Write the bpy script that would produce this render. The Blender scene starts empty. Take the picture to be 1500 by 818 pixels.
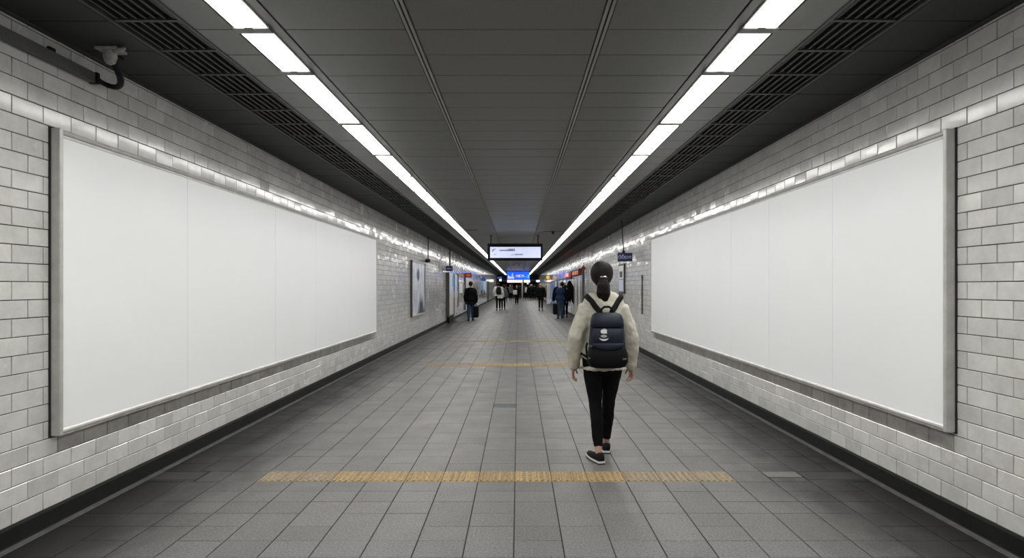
import bpy, bmesh, math, random
from mathutils import Vector, Matrix, noise
from mathutils.bvhtree import BVHTree

random.seed(7)
scene = bpy.context.scene
COL = scene.collection
PI = math.pi
V = Vector

# ------------------------------------------------------------------ camera, world, exposure
CX, CH, F = 0.075, 1.5, 820.0          # camera x, height, focal length in pixels (1500 wide)
cam_d = bpy.data.cameras.new('camera')
cam_d.sensor_width = 36.0
cam_d.lens = F / 1500.0 * 36.0
cam_d.shift_x = -9.0 / 1500.0
cam_d.shift_y = 11.0 / 1500.0
cam_d.clip_end = 300
cam = bpy.data.objects.new('camera', cam_d)
COL.objects.link(cam)
cam.location = (CX, 0, CH)
cam.rotation_euler = (PI / 2, 0, 0)
scene.camera = cam

world = bpy.data.worlds.new('world')
scene.world = world
world.use_nodes = True
world.node_tree.nodes['Background'].inputs[0].default_value = (0.0, 0.0, 0.0, 1)
world.node_tree.nodes['Background'].inputs[1].default_value = 0.0

scene.view_settings.view_transform = 'Standard'
scene.view_settings.look = 'None'
scene.view_settings.exposure = 0.0
scene.view_settings.gamma = 1.0
scene.view_settings.use_curve_mapping = False
LAMP, LAMP_W = 9.0, 11.0               # glow of the ceiling light panels and watts of the lamp inside each metre of them

# ------------------------------------------------------------------ dimensions
W = 2.85                                # half width of the passage
ZC = 3.07                               # ceiling height
Y0, Y1 = -5.0, 92.0                     # the passage runs along +Y
ROWH, BRL = 0.108, 0.2145               # wall tile course and length
ZTOP = 3.04
LB = (3.485, 11.36, 0.565, 2.49)        # left board: y0, y1, z0, z1
RB = (3.535, 11.46, 0.575, 2.50)

# ------------------------------------------------------------------ materials
def mat(name, col, rough=0.5, metal=0.0, spec=0.5, emit=0.0, coat=0.0, vary=0.0, vscale=6.0, bump=0.0, bscale=60.0,
        stretch=(1, 1, 1), alpha=1.0, trans=0.0, island=0.0, rvary=0.0):
    m = bpy.data.materials.new(name)
    m.use_nodes = True
    nt = m.node_tree
    b = nt.nodes['Principled BSDF']
    b.inputs['Base Color'].default_value = (*col, 1)
    b.inputs['Roughness'].default_value = rough
    b.inputs['Metallic'].default_value = metal
    b.inputs['Specular IOR Level'].default_value = spec
    b.inputs['Coat Weight'].default_value = coat
    b.inputs['Coat Roughness'].default_value = 0.09
    b.inputs['Transmission Weight'].default_value = trans
    if emit:
        b.inputs['Emission Color'].default_value = (*col, 1)
        b.inputs['Emission Strength'].default_value = emit
    geo = None
    if vary or bump or island or rvary:
        geo = nt.nodes.new('ShaderNodeNewGeometry')
        mp = nt.nodes.new('ShaderNodeMapping')
        mp.inputs['Scale'].default_value = stretch
        nt.links.new(geo.outputs['Position'], mp.inputs['Vector'])
    if vary or island:
        no = nt.nodes.new('ShaderNodeTexNoise')
        no.inputs['Scale'].default_value = vscale
        no.inputs['Detail'].default_value = 6
        no.inputs['Roughness'].default_value = 0.65
        nt.links.new(mp.outputs[0], no.inputs['Vector'])
        mr = nt.nodes.new('ShaderNodeMapRange')
        mr.inputs['From Min'].default_value = 0.25
        mr.inputs['From Max'].default_value = 0.75
        mr.inputs['To Min'].default_value = 1 - vary
        mr.inputs['To Max'].default_value = 1 + vary
        nt.links.new(no.outputs['Fac'], mr.inputs['Value'])
        val = mr.outputs[0]
        if island:
            oi = nt.nodes.new('ShaderNodeObjectInfo')
            ad = nt.nodes.new('ShaderNodeMath'); ad.operation = 'ADD'
            nt.links.new(oi.outputs['Random'], ad.inputs[0])
            nt.links.new(geo.outputs['Random Per Island'], ad.inputs[1])
            fr = nt.nodes.new('ShaderNodeMath'); fr.operation = 'FRACT'
            nt.links.new(ad.outputs[0], fr.inputs[0])
            ir = nt.nodes.new('ShaderNodeMapRange')
            ir.inputs['To Min'].default_value = 1 - island
            ir.inputs['To Max'].default_value = 1 + island
            nt.links.new(fr.outputs[0], ir.inputs['Value'])
            mu = nt.nodes.new('ShaderNodeMath'); mu.operation = 'MULTIPLY'
            nt.links.new(val, mu.inputs[0]); nt.links.new(ir.outputs[0], mu.inputs[1])
            val = mu.outputs[0]
        sc_ = nt.nodes.new('ShaderNodeVectorMath'); sc_.operation = 'SCALE'
        sc_.inputs[0].default_value = col
        nt.links.new(val, sc_.inputs['Scale'])
        nt.links.new(sc_.outputs['Vector'], b.inputs['Base Color'])
    if rvary:
        n3 = nt.nodes.new('ShaderNodeTexNoise')
        n3.inputs['Scale'].default_value = 3.0
        n3.inputs['Detail'].default_value = 4
        nt.links.new(mp.outputs[0], n3.inputs['Vector'])
        r3 = nt.nodes.new('ShaderNodeMapRange')
        r3.inputs['From Min'].default_value = 0.3; r3.inputs['From Max'].default_value = 0.7
        r3.inputs['To Min'].default_value = max(0.02, rough - rvary); r3.inputs['To Max'].default_value = rough + rvary
        nt.links.new(n3.outputs['Fac'], r3.inputs['Value'])
        nt.links.new(r3.outputs[0], b.inputs['Roughness'])
    if bump:
        n2 = nt.nodes.new('ShaderNodeTexNoise')
        n2.inputs['Scale'].default_value = bscale
        n2.inputs['Detail'].default_value = 3
        nt.links.new(mp.outputs[0], n2.inputs['Vector'])
        bp = nt.nodes.new('ShaderNodeBump')
        bp.inputs['Strength'].default_value = min(1.0, bump)
        bp.inputs['Distance'].default_value = 0.01
        nt.links.new(n2.outputs['Fac'], bp.inputs['Height'])
        nt.links.new(bp.outputs[0], b.inputs['Normal'])
    if alpha < 1:
        b.inputs['Alpha'].default_value = alpha
    return m

M = {}
M['tile'] = mat('glazed_tile', (0.53, 0.53, 0.512), 0.20, coat=0.6, spec=0.5, vary=0.13, vscale=9, island=0.09, bump=0.22, bscale=8, rvary=0.08)
M['tile_dirty'] = mat('grimy_tile', (0.36, 0.355, 0.335), 0.3, vary=0.3, vscale=7, island=0.10, bump=0.10, bscale=12)
M['grout'] = mat('dark_grout', (0.045, 0.045, 0.042), 0.9, vary=0.3)
M['skirting'] = mat('black_skirting', (0.006, 0.0065, 0.0065), 0.5, spec=0.3, vary=0.5, vscale=3, bump=0.1)
M['bead'] = mat('floor_edge_bead', (0.045, 0.045, 0.042), 0.8, vary=0.6, vscale=5)
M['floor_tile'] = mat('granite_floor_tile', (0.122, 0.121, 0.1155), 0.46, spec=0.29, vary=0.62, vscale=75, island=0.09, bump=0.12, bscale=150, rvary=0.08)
M['floor_joint'] = mat('floor_joint', (0.02, 0.02, 0.019), 0.9)
def dark_margin(m):
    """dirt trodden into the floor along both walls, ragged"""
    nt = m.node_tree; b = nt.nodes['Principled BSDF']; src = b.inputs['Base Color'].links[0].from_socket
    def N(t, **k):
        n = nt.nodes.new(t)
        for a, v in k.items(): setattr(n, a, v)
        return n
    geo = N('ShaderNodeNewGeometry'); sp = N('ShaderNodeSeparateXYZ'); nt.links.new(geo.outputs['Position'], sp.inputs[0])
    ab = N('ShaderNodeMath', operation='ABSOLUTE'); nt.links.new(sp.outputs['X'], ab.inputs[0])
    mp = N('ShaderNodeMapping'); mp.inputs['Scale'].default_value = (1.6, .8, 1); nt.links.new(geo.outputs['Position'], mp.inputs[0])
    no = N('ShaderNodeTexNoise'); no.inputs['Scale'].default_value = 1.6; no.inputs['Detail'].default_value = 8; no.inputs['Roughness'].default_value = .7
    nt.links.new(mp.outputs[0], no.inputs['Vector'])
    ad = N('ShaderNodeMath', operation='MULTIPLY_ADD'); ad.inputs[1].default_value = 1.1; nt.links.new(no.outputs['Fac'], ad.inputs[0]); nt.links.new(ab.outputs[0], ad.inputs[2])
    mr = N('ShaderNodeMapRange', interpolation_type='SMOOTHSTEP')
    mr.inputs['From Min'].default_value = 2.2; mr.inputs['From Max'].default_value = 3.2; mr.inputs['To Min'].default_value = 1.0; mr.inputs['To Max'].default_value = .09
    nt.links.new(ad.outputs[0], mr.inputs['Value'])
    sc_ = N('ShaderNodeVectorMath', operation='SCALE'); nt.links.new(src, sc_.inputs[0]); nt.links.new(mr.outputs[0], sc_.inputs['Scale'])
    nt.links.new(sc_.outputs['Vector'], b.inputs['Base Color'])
dark_margin(M['floor_tile'])  # tile colour gets darker towards both walls
M['floor_pale'] = mat('pale_floor_tile', (0.115, 0.115, 0.109), 0.5, vary=0.25, vscale=90)
M['floor_dark'] = mat('dark_floor_cover', (0.022, 0.022, 0.021), 0.5, vary=0.4, vscale=40)
M['steel_cover'] = mat('blue_grey_cover', (0.07, 0.085, 0.09), 0.4, metal=0.3, vary=0.3, vscale=40)
M['tactile'] = mat('ochre_tactile', (0.25, 0.178, 0.082), 0.7, vary=0.7, vscale=45, island=0.2, bump=0.4, bscale=120)
M['tactile_pale'] = mat('worn_tactile', (0.20, 0.157, 0.10), 0.7, vary=0.6, vscale=45, island=0.2, bump=0.4, bscale=120)
M['ceil'] = mat('ceiling_panel', (0.135, 0.1335, 0.122), 0.33, spec=0.5, vary=0.10, vscale=70, island=0.04, bump=0.16, bscale=170, stretch=(1, 0.25, 1))
M['ceil_gap'] = mat('ceiling_gap', (0.05, 0.05, 0.05), 0.8)
M['tbar'] = mat('ceiling_t_bar', (0.30, 0.30, 0.285), 0.45, vary=0.1)
M['soffit'] = mat('dark_soffit', (0.014, 0.014, 0.013), 0.6, vary=0.25, vscale=3, bump=0.05)
M['slat'] = mat('grille_slat', (0.020, 0.020, 0.0195), 0.5, vary=0.2)
M['grille_back'] = mat('grille_void', (0.006, 0.006, 0.006), 0.9)
M['grille_edge'] = mat('grille_edge', (0.045, 0.045, 0.043), 0.5, vary=0.2)
M['lamp'] = mat('lamp_diffuser', (1.0, 0.985, 0.95), 0.5, emit=LAMP)
M['lamp_metal'] = mat('lamp_housing', (0.20, 0.20, 0.19), 0.4, metal=0.2, vary=0.15)
M['lamp_rust'] = mat('lamp_clip', (0.20, 0.17, 0.14), 0.6, vary=0.4, vscale=60)
M['board'] = mat('white_board', (0.80, 0.812, 0.822), 0.28, spec=0.45, coat=0.0, vary=0.015, vscale=2)
M['alu'] = mat('board_frame', (0.50, 0.50, 0.485), 0.38, metal=0.35, vary=0.18, vscale=8, bump=0.05, bscale=90)
M['alu_dirty'] = mat('board_frame_soiled', (0.33, 0.31, 0.27), 0.5, metal=0.2, vary=0.45, vscale=10)
M['rubber'] = mat('black_gasket', (0.012, 0.012, 0.011), 0.8)  # black that paints the shade in the gap behind the board frames
M['black_metal'] = mat('black_metal', (0.005, 0.005, 0.007), 0.5, spec=0.2)
M['trunk'] = mat('grey_trunking', (0.06, 0.06, 0.058), 0.45, vary=0.15)
M['pale_plastic'] = mat('pale_plastic', (0.30, 0.295, 0.275), 0.6, vary=0.3, vscale=60)
M['screen'] = mat('screen_lilac', (0.66, 0.71, 0.94), 0.3, emit=0.78)
M['screen_ink'] = mat('screen_ink', (0.03, 0.035, 0.07), 0.6)
M['screen_ink2'] = mat('screen_ink_grey', (0.22, 0.24, 0.33), 0.6)
M['sign_blue'] = mat('lit_blue_sign', (0.01, 0.12, 0.95), 0.4, emit=0.95)
M['sign_white_lit'] = mat('lit_white_sign', (0.95, 0.95, 0.84), 0.4, emit=0.9)
M['ink_white'] = mat('white_lettering', (0.92, 0.94, 0.97), 0.5, emit=0.25)
M['ink_pale'] = mat('pale_blue_lettering', (0.62, 0.68, 0.85), 0.5)
M['ink_pink'] = mat('pink_lettering', (0.95, 0.62, 0.66), 0.5, emit=0.6)
M['ink_green'] = mat('green_lettering', (0.25, 0.75, 0.62), 0.5, emit=0.5)
M['navy_sign'] = mat('navy_sign', (0.012, 0.022, 0.095), 0.35, vary=0.3, vscale=9)
M['red_sign'] = mat('dull_red_sign', (0.30, 0.035, 0.025), 0.4, vary=0.3, vscale=12)
M['red_lit'] = mat('lit_red_sign', (0.85, 0.06, 0.04), 0.4, emit=0.55)
M['orange_ink'] = mat('orange_lettering', (0.95, 0.34, 0.12), 0.4, emit=0.4)
M['pink_sign'] = mat('pink_sign', (0.80, 0.36, 0.36), 0.4, emit=0.15)
M['yellow_sign'] = mat('yellow_sign', (0.90, 0.72, 0.08), 0.4, emit=0.35)
M['lilac_lit'] = mat('lit_lilac_sign', (0.95, 0.85, 0.97), 0.4, emit=1.2)
M['blue_panel'] = mat('blue_panel', (0.05, 0.17, 0.62), 0.35, vary=0.3, vscale=4)
M['sky_panel'] = mat('sky_blue_panel', (0.10, 0.36, 0.70), 0.35, vary=0.5, vscale=5)
M['paper'] = mat('white_paper', (0.74, 0.75, 0.78), 0.5, vary=0.08, vscale=5)
M['paper_blue'] = mat('pale_blue_paper', (0.55, 0.62, 0.76), 0.5, vary=0.2, vscale=5)
M['white_panel'] = mat('white_panel', (0.60, 0.60, 0.575), 0.3, vary=0.12, vscale=3, stretch=(1, 3, .3))
M['silver'] = mat('brushed_silver', (0.55, 0.56, 0.57), 0.28, metal=0.7, vary=0.2, vscale=5, stretch=(6, 6, .2))
M['dark_strip'] = mat('dark_strip', (0.05, 0.05, 0.05), 0.4)
M['shop_glass'] = mat('shop_glass', (0.16, 0.23, 0.36), 0.08, spec=0.7, vary=0.55, vscale=3)
M['beige_post'] = mat('beige_post', (0.45, 0.42, 0.33), 0.5)
M['end_dark'] = mat('dark_end_wall', (0.010, 0.010, 0.013), 0.7)
M['skin'] = mat('skin', (0.42, 0.25, 0.185), 0.5, vary=0.08, vscale=30)
M['hair'] = mat('black_hair', (0.006, 0.005, 0.005), 0.5, spec=0.18, bump=0.5, bscale=60, stretch=(5, 5, .5))
M['hair_red'] = mat('auburn_hair', (0.16, 0.06, 0.045), 0.5, bump=0.4, bscale=60, stretch=(5, 5, .5))
M['hair_grey'] = mat('grey_hair', (0.16, 0.155, 0.15), 0.5, bump=0.4, bscale=60, stretch=(5, 5, .5))
M['cream'] = mat('cream_fleece', (0.50, 0.48, 0.41), 0.95, spec=0.15, vary=0.12, vscale=30, bump=0.5, bscale=150)
M['black_cloth'] = mat('black_cloth', (0.0035, 0.0035, 0.004), 0.85, spec=0.12, vary=0.4, vscale=10, bump=0.3, bscale=120)
M['charcoal_cloth'] = mat('charcoal_cloth', (0.009, 0.009, 0.010), 0.85, spec=0.12, vary=0.4, vscale=10, bump=0.3, bscale=120)
M['jeans'] = mat('blue_jeans', (0.035, 0.062, 0.115), 0.85, spec=0.2, vary=0.3, vscale=9, bump=0.3, bscale=150)
M['blue_jacket'] = mat('dark_blue_jacket', (0.009, 0.022, 0.065), 0.8, spec=0.25, vary=0.3, vscale=8, bump=0.3, bscale=90)
M['white_cloth'] = mat('off_white_cloth', (0.55, 0.55, 0.55), 0.8, vary=0.2, vscale=8, bump=0.3, bscale=90)
M['grey_cloth'] = mat('grey_cloth', (0.08, 0.08, 0.083), 0.85, vary=0.2, vscale=8, bump=0.3, bscale=90)
M['navy_bag'] = mat('navy_nylon', (0.006, 0.011, 0.022), 0.55, spec=0.25, vary=0.25, vscale=12, bump=0.25, bscale=200)
M['black_bag'] = mat('black_nylon', (0.0025, 0.0025, 0.003), 0.65, spec=0.15, bump=0.25, bscale=200)
M['logo'] = mat('white_logo_print', (0.72, 0.72, 0.70), 0.6)
M['logo_grey'] = mat('grey_logo_print', (0.32, 0.34, 0.35), 0.6)
M['chrome'] = mat('chrome', (0.7, 0.7, 0.68), 0.2, metal=0.9)
M['shoe'] = mat('black_shoe', (0.005, 0.005, 0.006), 0.75, spec=0.2, bump=0.3, bscale=200)
M['rubber_white'] = mat('white_midsole', (0.58, 0.57, 0.54), 0.6)
M['eye'] = mat('eye', (0.10, 0.08, 0.07), 0.2)

def poster_material():
    m = bpy.data.materials.new('poster_print'); m.use_nodes = True
    nt = m.node_tree; b = nt.nodes['Principled BSDF']; b.inputs['Roughness'].default_value = 0.25
    tc = nt.nodes.new('ShaderNodeTexCoord')
    sp = nt.nodes.new('ShaderNodeSeparateXYZ'); nt.links.new(tc.outputs['Generated'], sp.inputs[0])
    mp = nt.nodes.new('ShaderNodeMapping'); mp.inputs['Scale'].default_value = (1, 9, 2.2)
    nt.links.new(tc.outputs['Generated'], mp.inputs[0])
    no = nt.nodes.new('ShaderNodeTexNoise'); no.inputs['Scale'].default_value = 1.0; no.inputs['Detail'].default_value = 6
    nt.links.new(mp.outputs[0], no.inputs['Vector'])
    def mth(op, a, b_=None, c=None):
        n = nt.nodes.new('ShaderNodeMath'); n.operation = op
        for i, x in enumerate((a, b_, c)):
            if x is None: continue
            if hasattr(x, 'links'): nt.links.new(x, n.inputs[i])
            else: n.inputs[i].default_value = x
        return n.outputs[0]
    u, v = sp.outputs['Y'], sp.outputs['Z']
    # dark bell-shaped figure rising from the lower part, paler oval above it
    du = mth('ABSOLUTE', mth('SUBTRACT', u, 0.70))
    fig = mth('SUBTRACT', mth('SUBTRACT', 0.52, v), mth('MULTIPLY', du, 1.3))
    fig = mth('MULTIPLY', fig, 3.2)
    du2 = mth('MULTIPLY', mth('SUBTRACT', u, 0.46), 6.5)
    dv2 = mth('MULTIPLY', mth('SUBTRACT', v, 0.76), 7.0)
    ov = mth('SUBTRACT', 1.0, mth('ADD', mth('MULTIPLY', du2, du2), mth('MULTIPLY', dv2, dv2)))
    ov = mth('MULTIPLY', mth('MAXIMUM', ov, 0.0), 1.2)
    s = mth('ADD', mth('MAXIMUM', fig, 0.0), ov)
    s = mth('ADD', s, mth('MULTIPLY', mth('SUBTRACT', no.outputs['Fac'], 0.45), 2.2))
    rp = nt.nodes.new('ShaderNodeValToRGB')
    rp.color_ramp.elements[0].position = 0.0; rp.color_ramp.elements[0].color = (0.72, 0.76, 0.84, 1)
    rp.color_ramp.elements[1].position = 0.95; rp.color_ramp.elements[1].color = (0.02, 0.025, 0.035, 1)
    nt.links.new(s, rp.inputs[0]); nt.links.new(rp.outputs[0], b.inputs['Base Color'])
    return m
M['poster'] = poster_material()

# ------------------------------------------------------------------ helpers
WORK = bpy.data.scenes.new('workbench')          # an empty scene in which modifiers are evaluated, removed at the end
def baked(data):
    o = bpy.data.objects.new('tmp', data); WORK.collection.objects.link(o)
    return o
def bake(o):
    vl = WORK.view_layers[0]; vl.update()
    me = bpy.data.meshes.new_from_object(o.evaluated_get(vl.depsgraph)); bpy.data.objects.remove(o)
    return me

def link_mesh(name, me, parent=None, loc=None):
    o = bpy.data.objects.new(name, me)
    COL.objects.link(o)
    if parent: o.parent = parent
    if loc is not None: o.location = loc
    return o

class MB:
    """collects shapes for ONE mesh"""
    def __init__(s): s.v = []; s.f = []
    def add(s, vs, fs):
        n = len(s.v); s.v += [tuple(p) for p in vs]; s.f += [tuple(i + n for i in f) for f in fs]; return s
    def box(s, x0, x1, y0, y1, z0, z1):
        vs = [(x, y, z) for z in (z0, z1) for y in (y0, y1) for x in (x0, x1)]
        return s.add(vs, [(0, 2, 3, 1), (4, 5, 7, 6), (0, 1, 5, 4), (2, 6, 7, 3), (0, 4, 6, 2), (1, 3, 7, 5)])
    def bbox(s, x0, x1, y0, y1, z0, z1, c):
        """box with chamfered edges"""
        bm = bmesh.new()
        bmesh.ops.create_cube(bm, size=1)
        for q in bm.verts:
            q.co = V(((x0 + x1) / 2 + q.co.x * (x1 - x0), (y0 + y1) / 2 + q.co.y * (y1 - y0), (z0 + z1) / 2 + q.co.z * (z1 - z0)))
        bmesh.ops.bevel(bm, geom=list(bm.edges), offset=c, segments=2, profile=0.5, affect='EDGES')
        bm.verts.index_update()
        s.add([q.co.copy() for q in bm.verts], [[q.index for q in f.verts] for f in bm.faces]); bm.free(); return s
    def rings(s, R, cap=True):
        n = len(R[0]); vs = [p for r in R for p in r]; fs = []
        for i in range(len(R) - 1):
            for k in range(n):
                a, b = i * n + k, i * n + (k + 1) % n
                fs.append((a, b, b + n, a + n))
        if cap:
            fs.append(tuple(range(n - 1, -1, -1))); fs.append(tuple((len(R) - 1) * n + k for k in range(n)))
        return s.add(vs, fs)
    def limb(s, pts, rad, seg=12, ref=(0, 1, 0), dome=True):
        """tapered tube with rounded ends; rad: r or (side, along ref) per point"""
        P = [V(p) for p in pts]; R = []
        rr = [(r, r) if not isinstance(r, (tuple, list)) else r for r in rad]
        for i, p in enumerate(P):
            t = (P[min(i + 1, len(P) - 1)] - P[max(i - 1, 0)]).normalized()
            f = V(ref); f = f - t * f.dot(t)
            if f.length < 1e-3: f = V((1, 0, 0)) - t * t.x
            f.normalize(); u = t.cross(f)
            R.append((p, t, u, f, rr[i]))
        def ring(p, u, f, a, b):
            return [p + u * (a * math.cos(2 * PI * k / seg)) + f * (b * math.sin(2 * PI * k / seg)) for k in range(seg)]
        L = []
        if dome:
            p, t, u, f, (a, b) = R[0]; h = min(a, b)
            for q in (0.95, 0.7, 0.35): L.append(ring(p - t * (h * q), u, f, a * math.sqrt(1 - q * q), b * math.sqrt(1 - q * q)))
        for p, t, u, f, (a, b) in R: L.append(ring(p, u, f, a, b))
        if dome:
            p, t, u, f, (a, b) = R[-1]; h = min(a, b)
            for q in (0.35, 0.7, 0.95): L.append(ring(p + t * (h * q), u, f, a * math.sqrt(1 - q * q), b * math.sqrt(1 - q * q)))
        return s.rings(L)
    def ball(s, c, r, seg=14, rot=None):
        r = (r, r, r) if not isinstance(r, (tuple, list)) else r
        L = []; n = seg // 2 + 1
        for i in range(n):
            th = PI * (i + 0.3) / (n - 0.4)
            ring = []
            for k in range(seg):
                p = V((r[0] * math.sin(th) * math.cos(2 * PI * k / seg), r[1] * math.sin(th) * math.sin(2 * PI * k / seg), -r[2] * math.cos(th)))
                if rot: p = rot @ p
                ring.append(V(c) + p)
            L.append(ring)
        return s.rings(L)
    def prism(s, poly, y0, y1):
        """polygon in x,z pushed along y"""
        n = len(poly); vs = [(x, y0, z) for x, z in poly] + [(x, y1, z) for x, z in poly]
        fs = [tuple(range(n)), tuple(range(2 * n - 1, n - 1, -1))]
        fs += [(k, k + n, (k + 1) % n + n, (k + 1) % n) for k in range(n)]
        return s.add(vs, fs)
    def mesh(s, name, m=None, smooth=False):
        me = bpy.data.meshes.new(name); me.from_pydata(s.v, [], s.f)
        bm = bmesh.new(); bm.from_mesh(me); bmesh.ops.recalc_face_normals(bm, faces=bm.faces); bm.to_mesh(me); bm.free()
        if m: me.materials.append(M[m])
        if smooth: me.shade_smooth()
        me.update(); return me
    def build(s, name, m, parent=None, smooth=False, loc=None):
        return link_mesh(name, s.mesh(name, m, smooth), parent, loc)
    def remesh(s, name, m, voxel, smooth=4, parent=None, fold=None, ratio=1.0):
        """fuse everything collected into one continuous skin"""
        me = s.mesh(name, m)
        tmp = baked(me)
        r = tmp.modifiers.new('r', 'REMESH'); r.mode = 'VOXEL'; r.voxel_size = voxel; r.use_smooth_shade = True
        if smooth:
            q = tmp.modifiers.new('s', 'SMOOTH'); q.iterations = smooth; q.factor = 0.5
        if ratio < 1:
            d = tmp.modifiers.new('d', 'DECIMATE'); d.ratio = ratio
        out = bake(tmp); bpy.data.meshes.remove(me)
        out.name = name; out.materials.clear(); out.materials.append(M[m])
        if fold: 
            cs = [v.co.copy() for v in out.vertices]; ns = [n.vector.copy() for n in out.vertex_normals]; flat = []
            for c, n in zip(cs, ns): flat += list(c + n * fold(c))
            out.vertices.foreach_set('co', flat); out.update()
        out.shade_smooth()
        return link_mesh(name, out, parent)

def tag(o, label, cat, group=None):
    o['label'] = label; o['category'] = cat
    if group: o['group'] = group
    return o
def thing(name, label, cat, loc=(0, 0, 0), group=None):
    o = bpy.data.objects.new(name, None); COL.objects.link(o); o.location = loc; o.empty_display_size = 0.1
    return tag(o, label, cat, group)
def struct(o): o['kind'] = 'structure'; return o
def stuff(o): o['kind'] = 'stuff'; return o

def text(name, body, size, m, parent, loc, rot=(PI / 2, 0, 0), extrude=0.002, bold=0.0, sx=1.0):
    c = bpy.data.curves.new(name, 'FONT'); c.body = body; c.size = size; c.extrude = extrude; c.offset = bold
    c.align_x = 'CENTER'; c.align_y = 'CENTER'; c.resolution_u = 3
    me = bake(baked(c)); bpy.data.curves.remove(c)
    me.name = name; me.materials.clear(); me.materials.append(M[m])
    o = link_mesh(name, me, parent); o.location = loc; o.rotation_euler = rot; o.scale = (sx, 1, 1)
    return o

# ================================================================== SETTING: walls
def brick_mesh(name, m):
    """unit tile: x 0..1 proud of the wall, y and z -0.5..0.5, chamfered face"""
    c = 0.06
    mb = MB()
    r0 = [(0, -.5, -.5), (0, .5, -.5), (0, .5, .5), (0, -.5, .5)]
    r1 = [(.72, y, z) for _, y, z in r0]
    cy, cz = 0.012, 0.024
    r2 = [(1, y - math.copysign(cy, y), z - math.copysign(cz, z)) for _, y, z in r0]
    mb.rings([[V(p) for p in r] for r in (r0, r1, r2)])
    return mb.mesh(name, m)

BRICK = brick_mesh('brick', 'tile'); BRICK_D = brick_mesh('brick_grimy', 'tile_dirty')
PROUD = 0.008; GAP = 0.0045

def tile_wall(name, side, phase, board):
    """side -1 left, +1 right: backing slab, 300 tiles that show largest as parts, the rest joined"""
    xw = side * W
    back = MB()
    back.box(min(xw, xw + side * .25), max(xw, xw + side * .25), Y0, Y1, -0.05, ZC + .25)
    wall = struct(back.build(name, 'grout'))
    tiles = []
    for r in range(-1, 27):
        if r == -1: z1, z0 = ZC - 0.002, ZTOP + GAP / 2
        else: z1 = ZTOP - r * ROWH - GAP / 2; z0 = ZTOP - (r + 1) * ROWH + GAP / 2
        off = phase + (BRL / 2 if r % 2 else 0)
        k = math.floor((Y0 - off) / BRL) + 1
        inside = z0 > board[2] - 0.01 and z1 < board[3] + 0.01
        while off + (k + 1) * BRL < Y1:
            a, b = off + k * BRL + GAP / 2, off + (k + 1) * BRL - GAP / 2
            k += 1
            spans = [(a, b)]
            if inside:
                spans = []
                if a < board[0] - .008: spans.append((a, min(b, board[0] - .008)))
                if b > board[1] + .008: spans.append((max(a, board[1] + .008), b))
            for p, q in spans:
                if q - p > 0.012: tiles.append((p, q, z0, z1, r))
    def shown(t):
        p, q, z0, z1, r = t; y = (p + q) / 2
        px = F * W / max(y, .1)
        if y < 3.0 or p * 760 < F * (W - .1) * .93: return 0
        return (q - p) * (z1 - z0) / y ** 3
    tiles.sort(key=shown, reverse=True)
    rnd = random.Random(11 + side)
    for i, (p, q, z0, z1, r) in enumerate(tiles[:300]):
        dirty = r == 23 and board[0] < (p + q) / 2 < board[1] - .2
        o = link_mesh('brick', BRICK_D if dirty else BRICK, wall)
        o.location = (xw, (p + q) / 2, (z0 + z1) / 2)
        o.scale = (-side * PROUD, q - p, z1 - z0)
        o.rotation_euler = (0, rnd.gauss(0, .008), rnd.gauss(0, .006))
    for dirty in (False, True):
        mb = MB()
        for p, q, z0, z1, r in tiles[300:]:
            if dirty != (r == 23 and board[0] < (p + q) / 2 < board[1] - .2): continue
            x1 = xw - side * PROUD; t1, t2 = [max(-.0012, min(.0012, rnd.gauss(0, .0007))) for _ in range(2)]
            x0 = xw - side * PROUD * .7
            y = (p + q) / 2
            c = .003 if y < 30 else 0
            back_ = [(xw, p, z0), (xw, q, z0), (xw, q, z1), (xw, p, z1)]
            fr = [(x1 + t1 + t2, p + c, z0 + c), (x1 + t1 - t2, q - c, z0 + c), (x1 - t1 - t2, q - c, z1 - c), (x1 - t1 + t2, p + c, z1 - c)]
            if c:
                mid = [(x0, a[1], a[2]) for a in back_]
                n = len(mb.v); mb.v += back_ + mid + fr
                for i in range(4):
                    j = (i + 1) % 4
                    mb.f += [(n + i, n + j, n + 4 + j, n + 4 + i), (n + 4 + i, n + 4 + j, n + 8 + j, n + 8 + i)]
                mb.f.append((n + 8, n + 9, n + 10, n + 11))
            else:
                n = len(mb.v); mb.v += back_ + fr
                for i in range(4):
                    j = (i + 1) % 4; mb.f.append((n + i, n + j, n + 4 + j, n + 4 + i))
                mb.f.append((n + 4, n + 5, n + 6, n + 7))
        if mb.v: stuff(mb.build('far_brick', 'tile_dirty' if dirty else 'tile', wall))
    # skirting with a pale bead at its foot
    sk = MB()
    xs = [xw, xw - side * .022]
    prof = [(xw, 0), (xw - side * .034, 0), (xw - side * .026, .02), (xw - side * .022, .112), (xw - side * .016, .128), (xw, .130)]
    sk.prism(prof, Y0, Y1)
    bo = struct(sk.build('baseboard_left' if side < 0 else 'baseboard_right', 'skirting'))
    bd = MB(); bd.prism([(xw - side * .034, 0), (xw - side * .060, 0), (xw - side * .052, .010), (xw - side * .034, .016)], Y0, Y1)
    bd.build('edge_bead', 'bead', bo)
    # cove trim under the ceiling
    tr = MB(); tr.prism([(xw, ZC), (xw - side * .030, ZC), (xw - side * .024, ZC - .012), (xw, ZC - .018)], Y0, Y1)
    struct(tr.build('trim_1' if side < 0 else 'trim_2', 'soffit'))
    return wall

wall_l = tile_wall('wall_left', -1, 3.225, LB)
wall_r = tile_wall('wall_right', 1, 3.236, RB)
struct(MB().box(-W - .2, W + .2, Y1, Y1 + .2, -.05, ZC + .2).build('wall_end', 'end_dark'))
struct(MB().box(-W - .2, W + .2, Y0 - .2, Y0, -.05, ZC + .2).build('wall_back', 'tile'))

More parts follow.
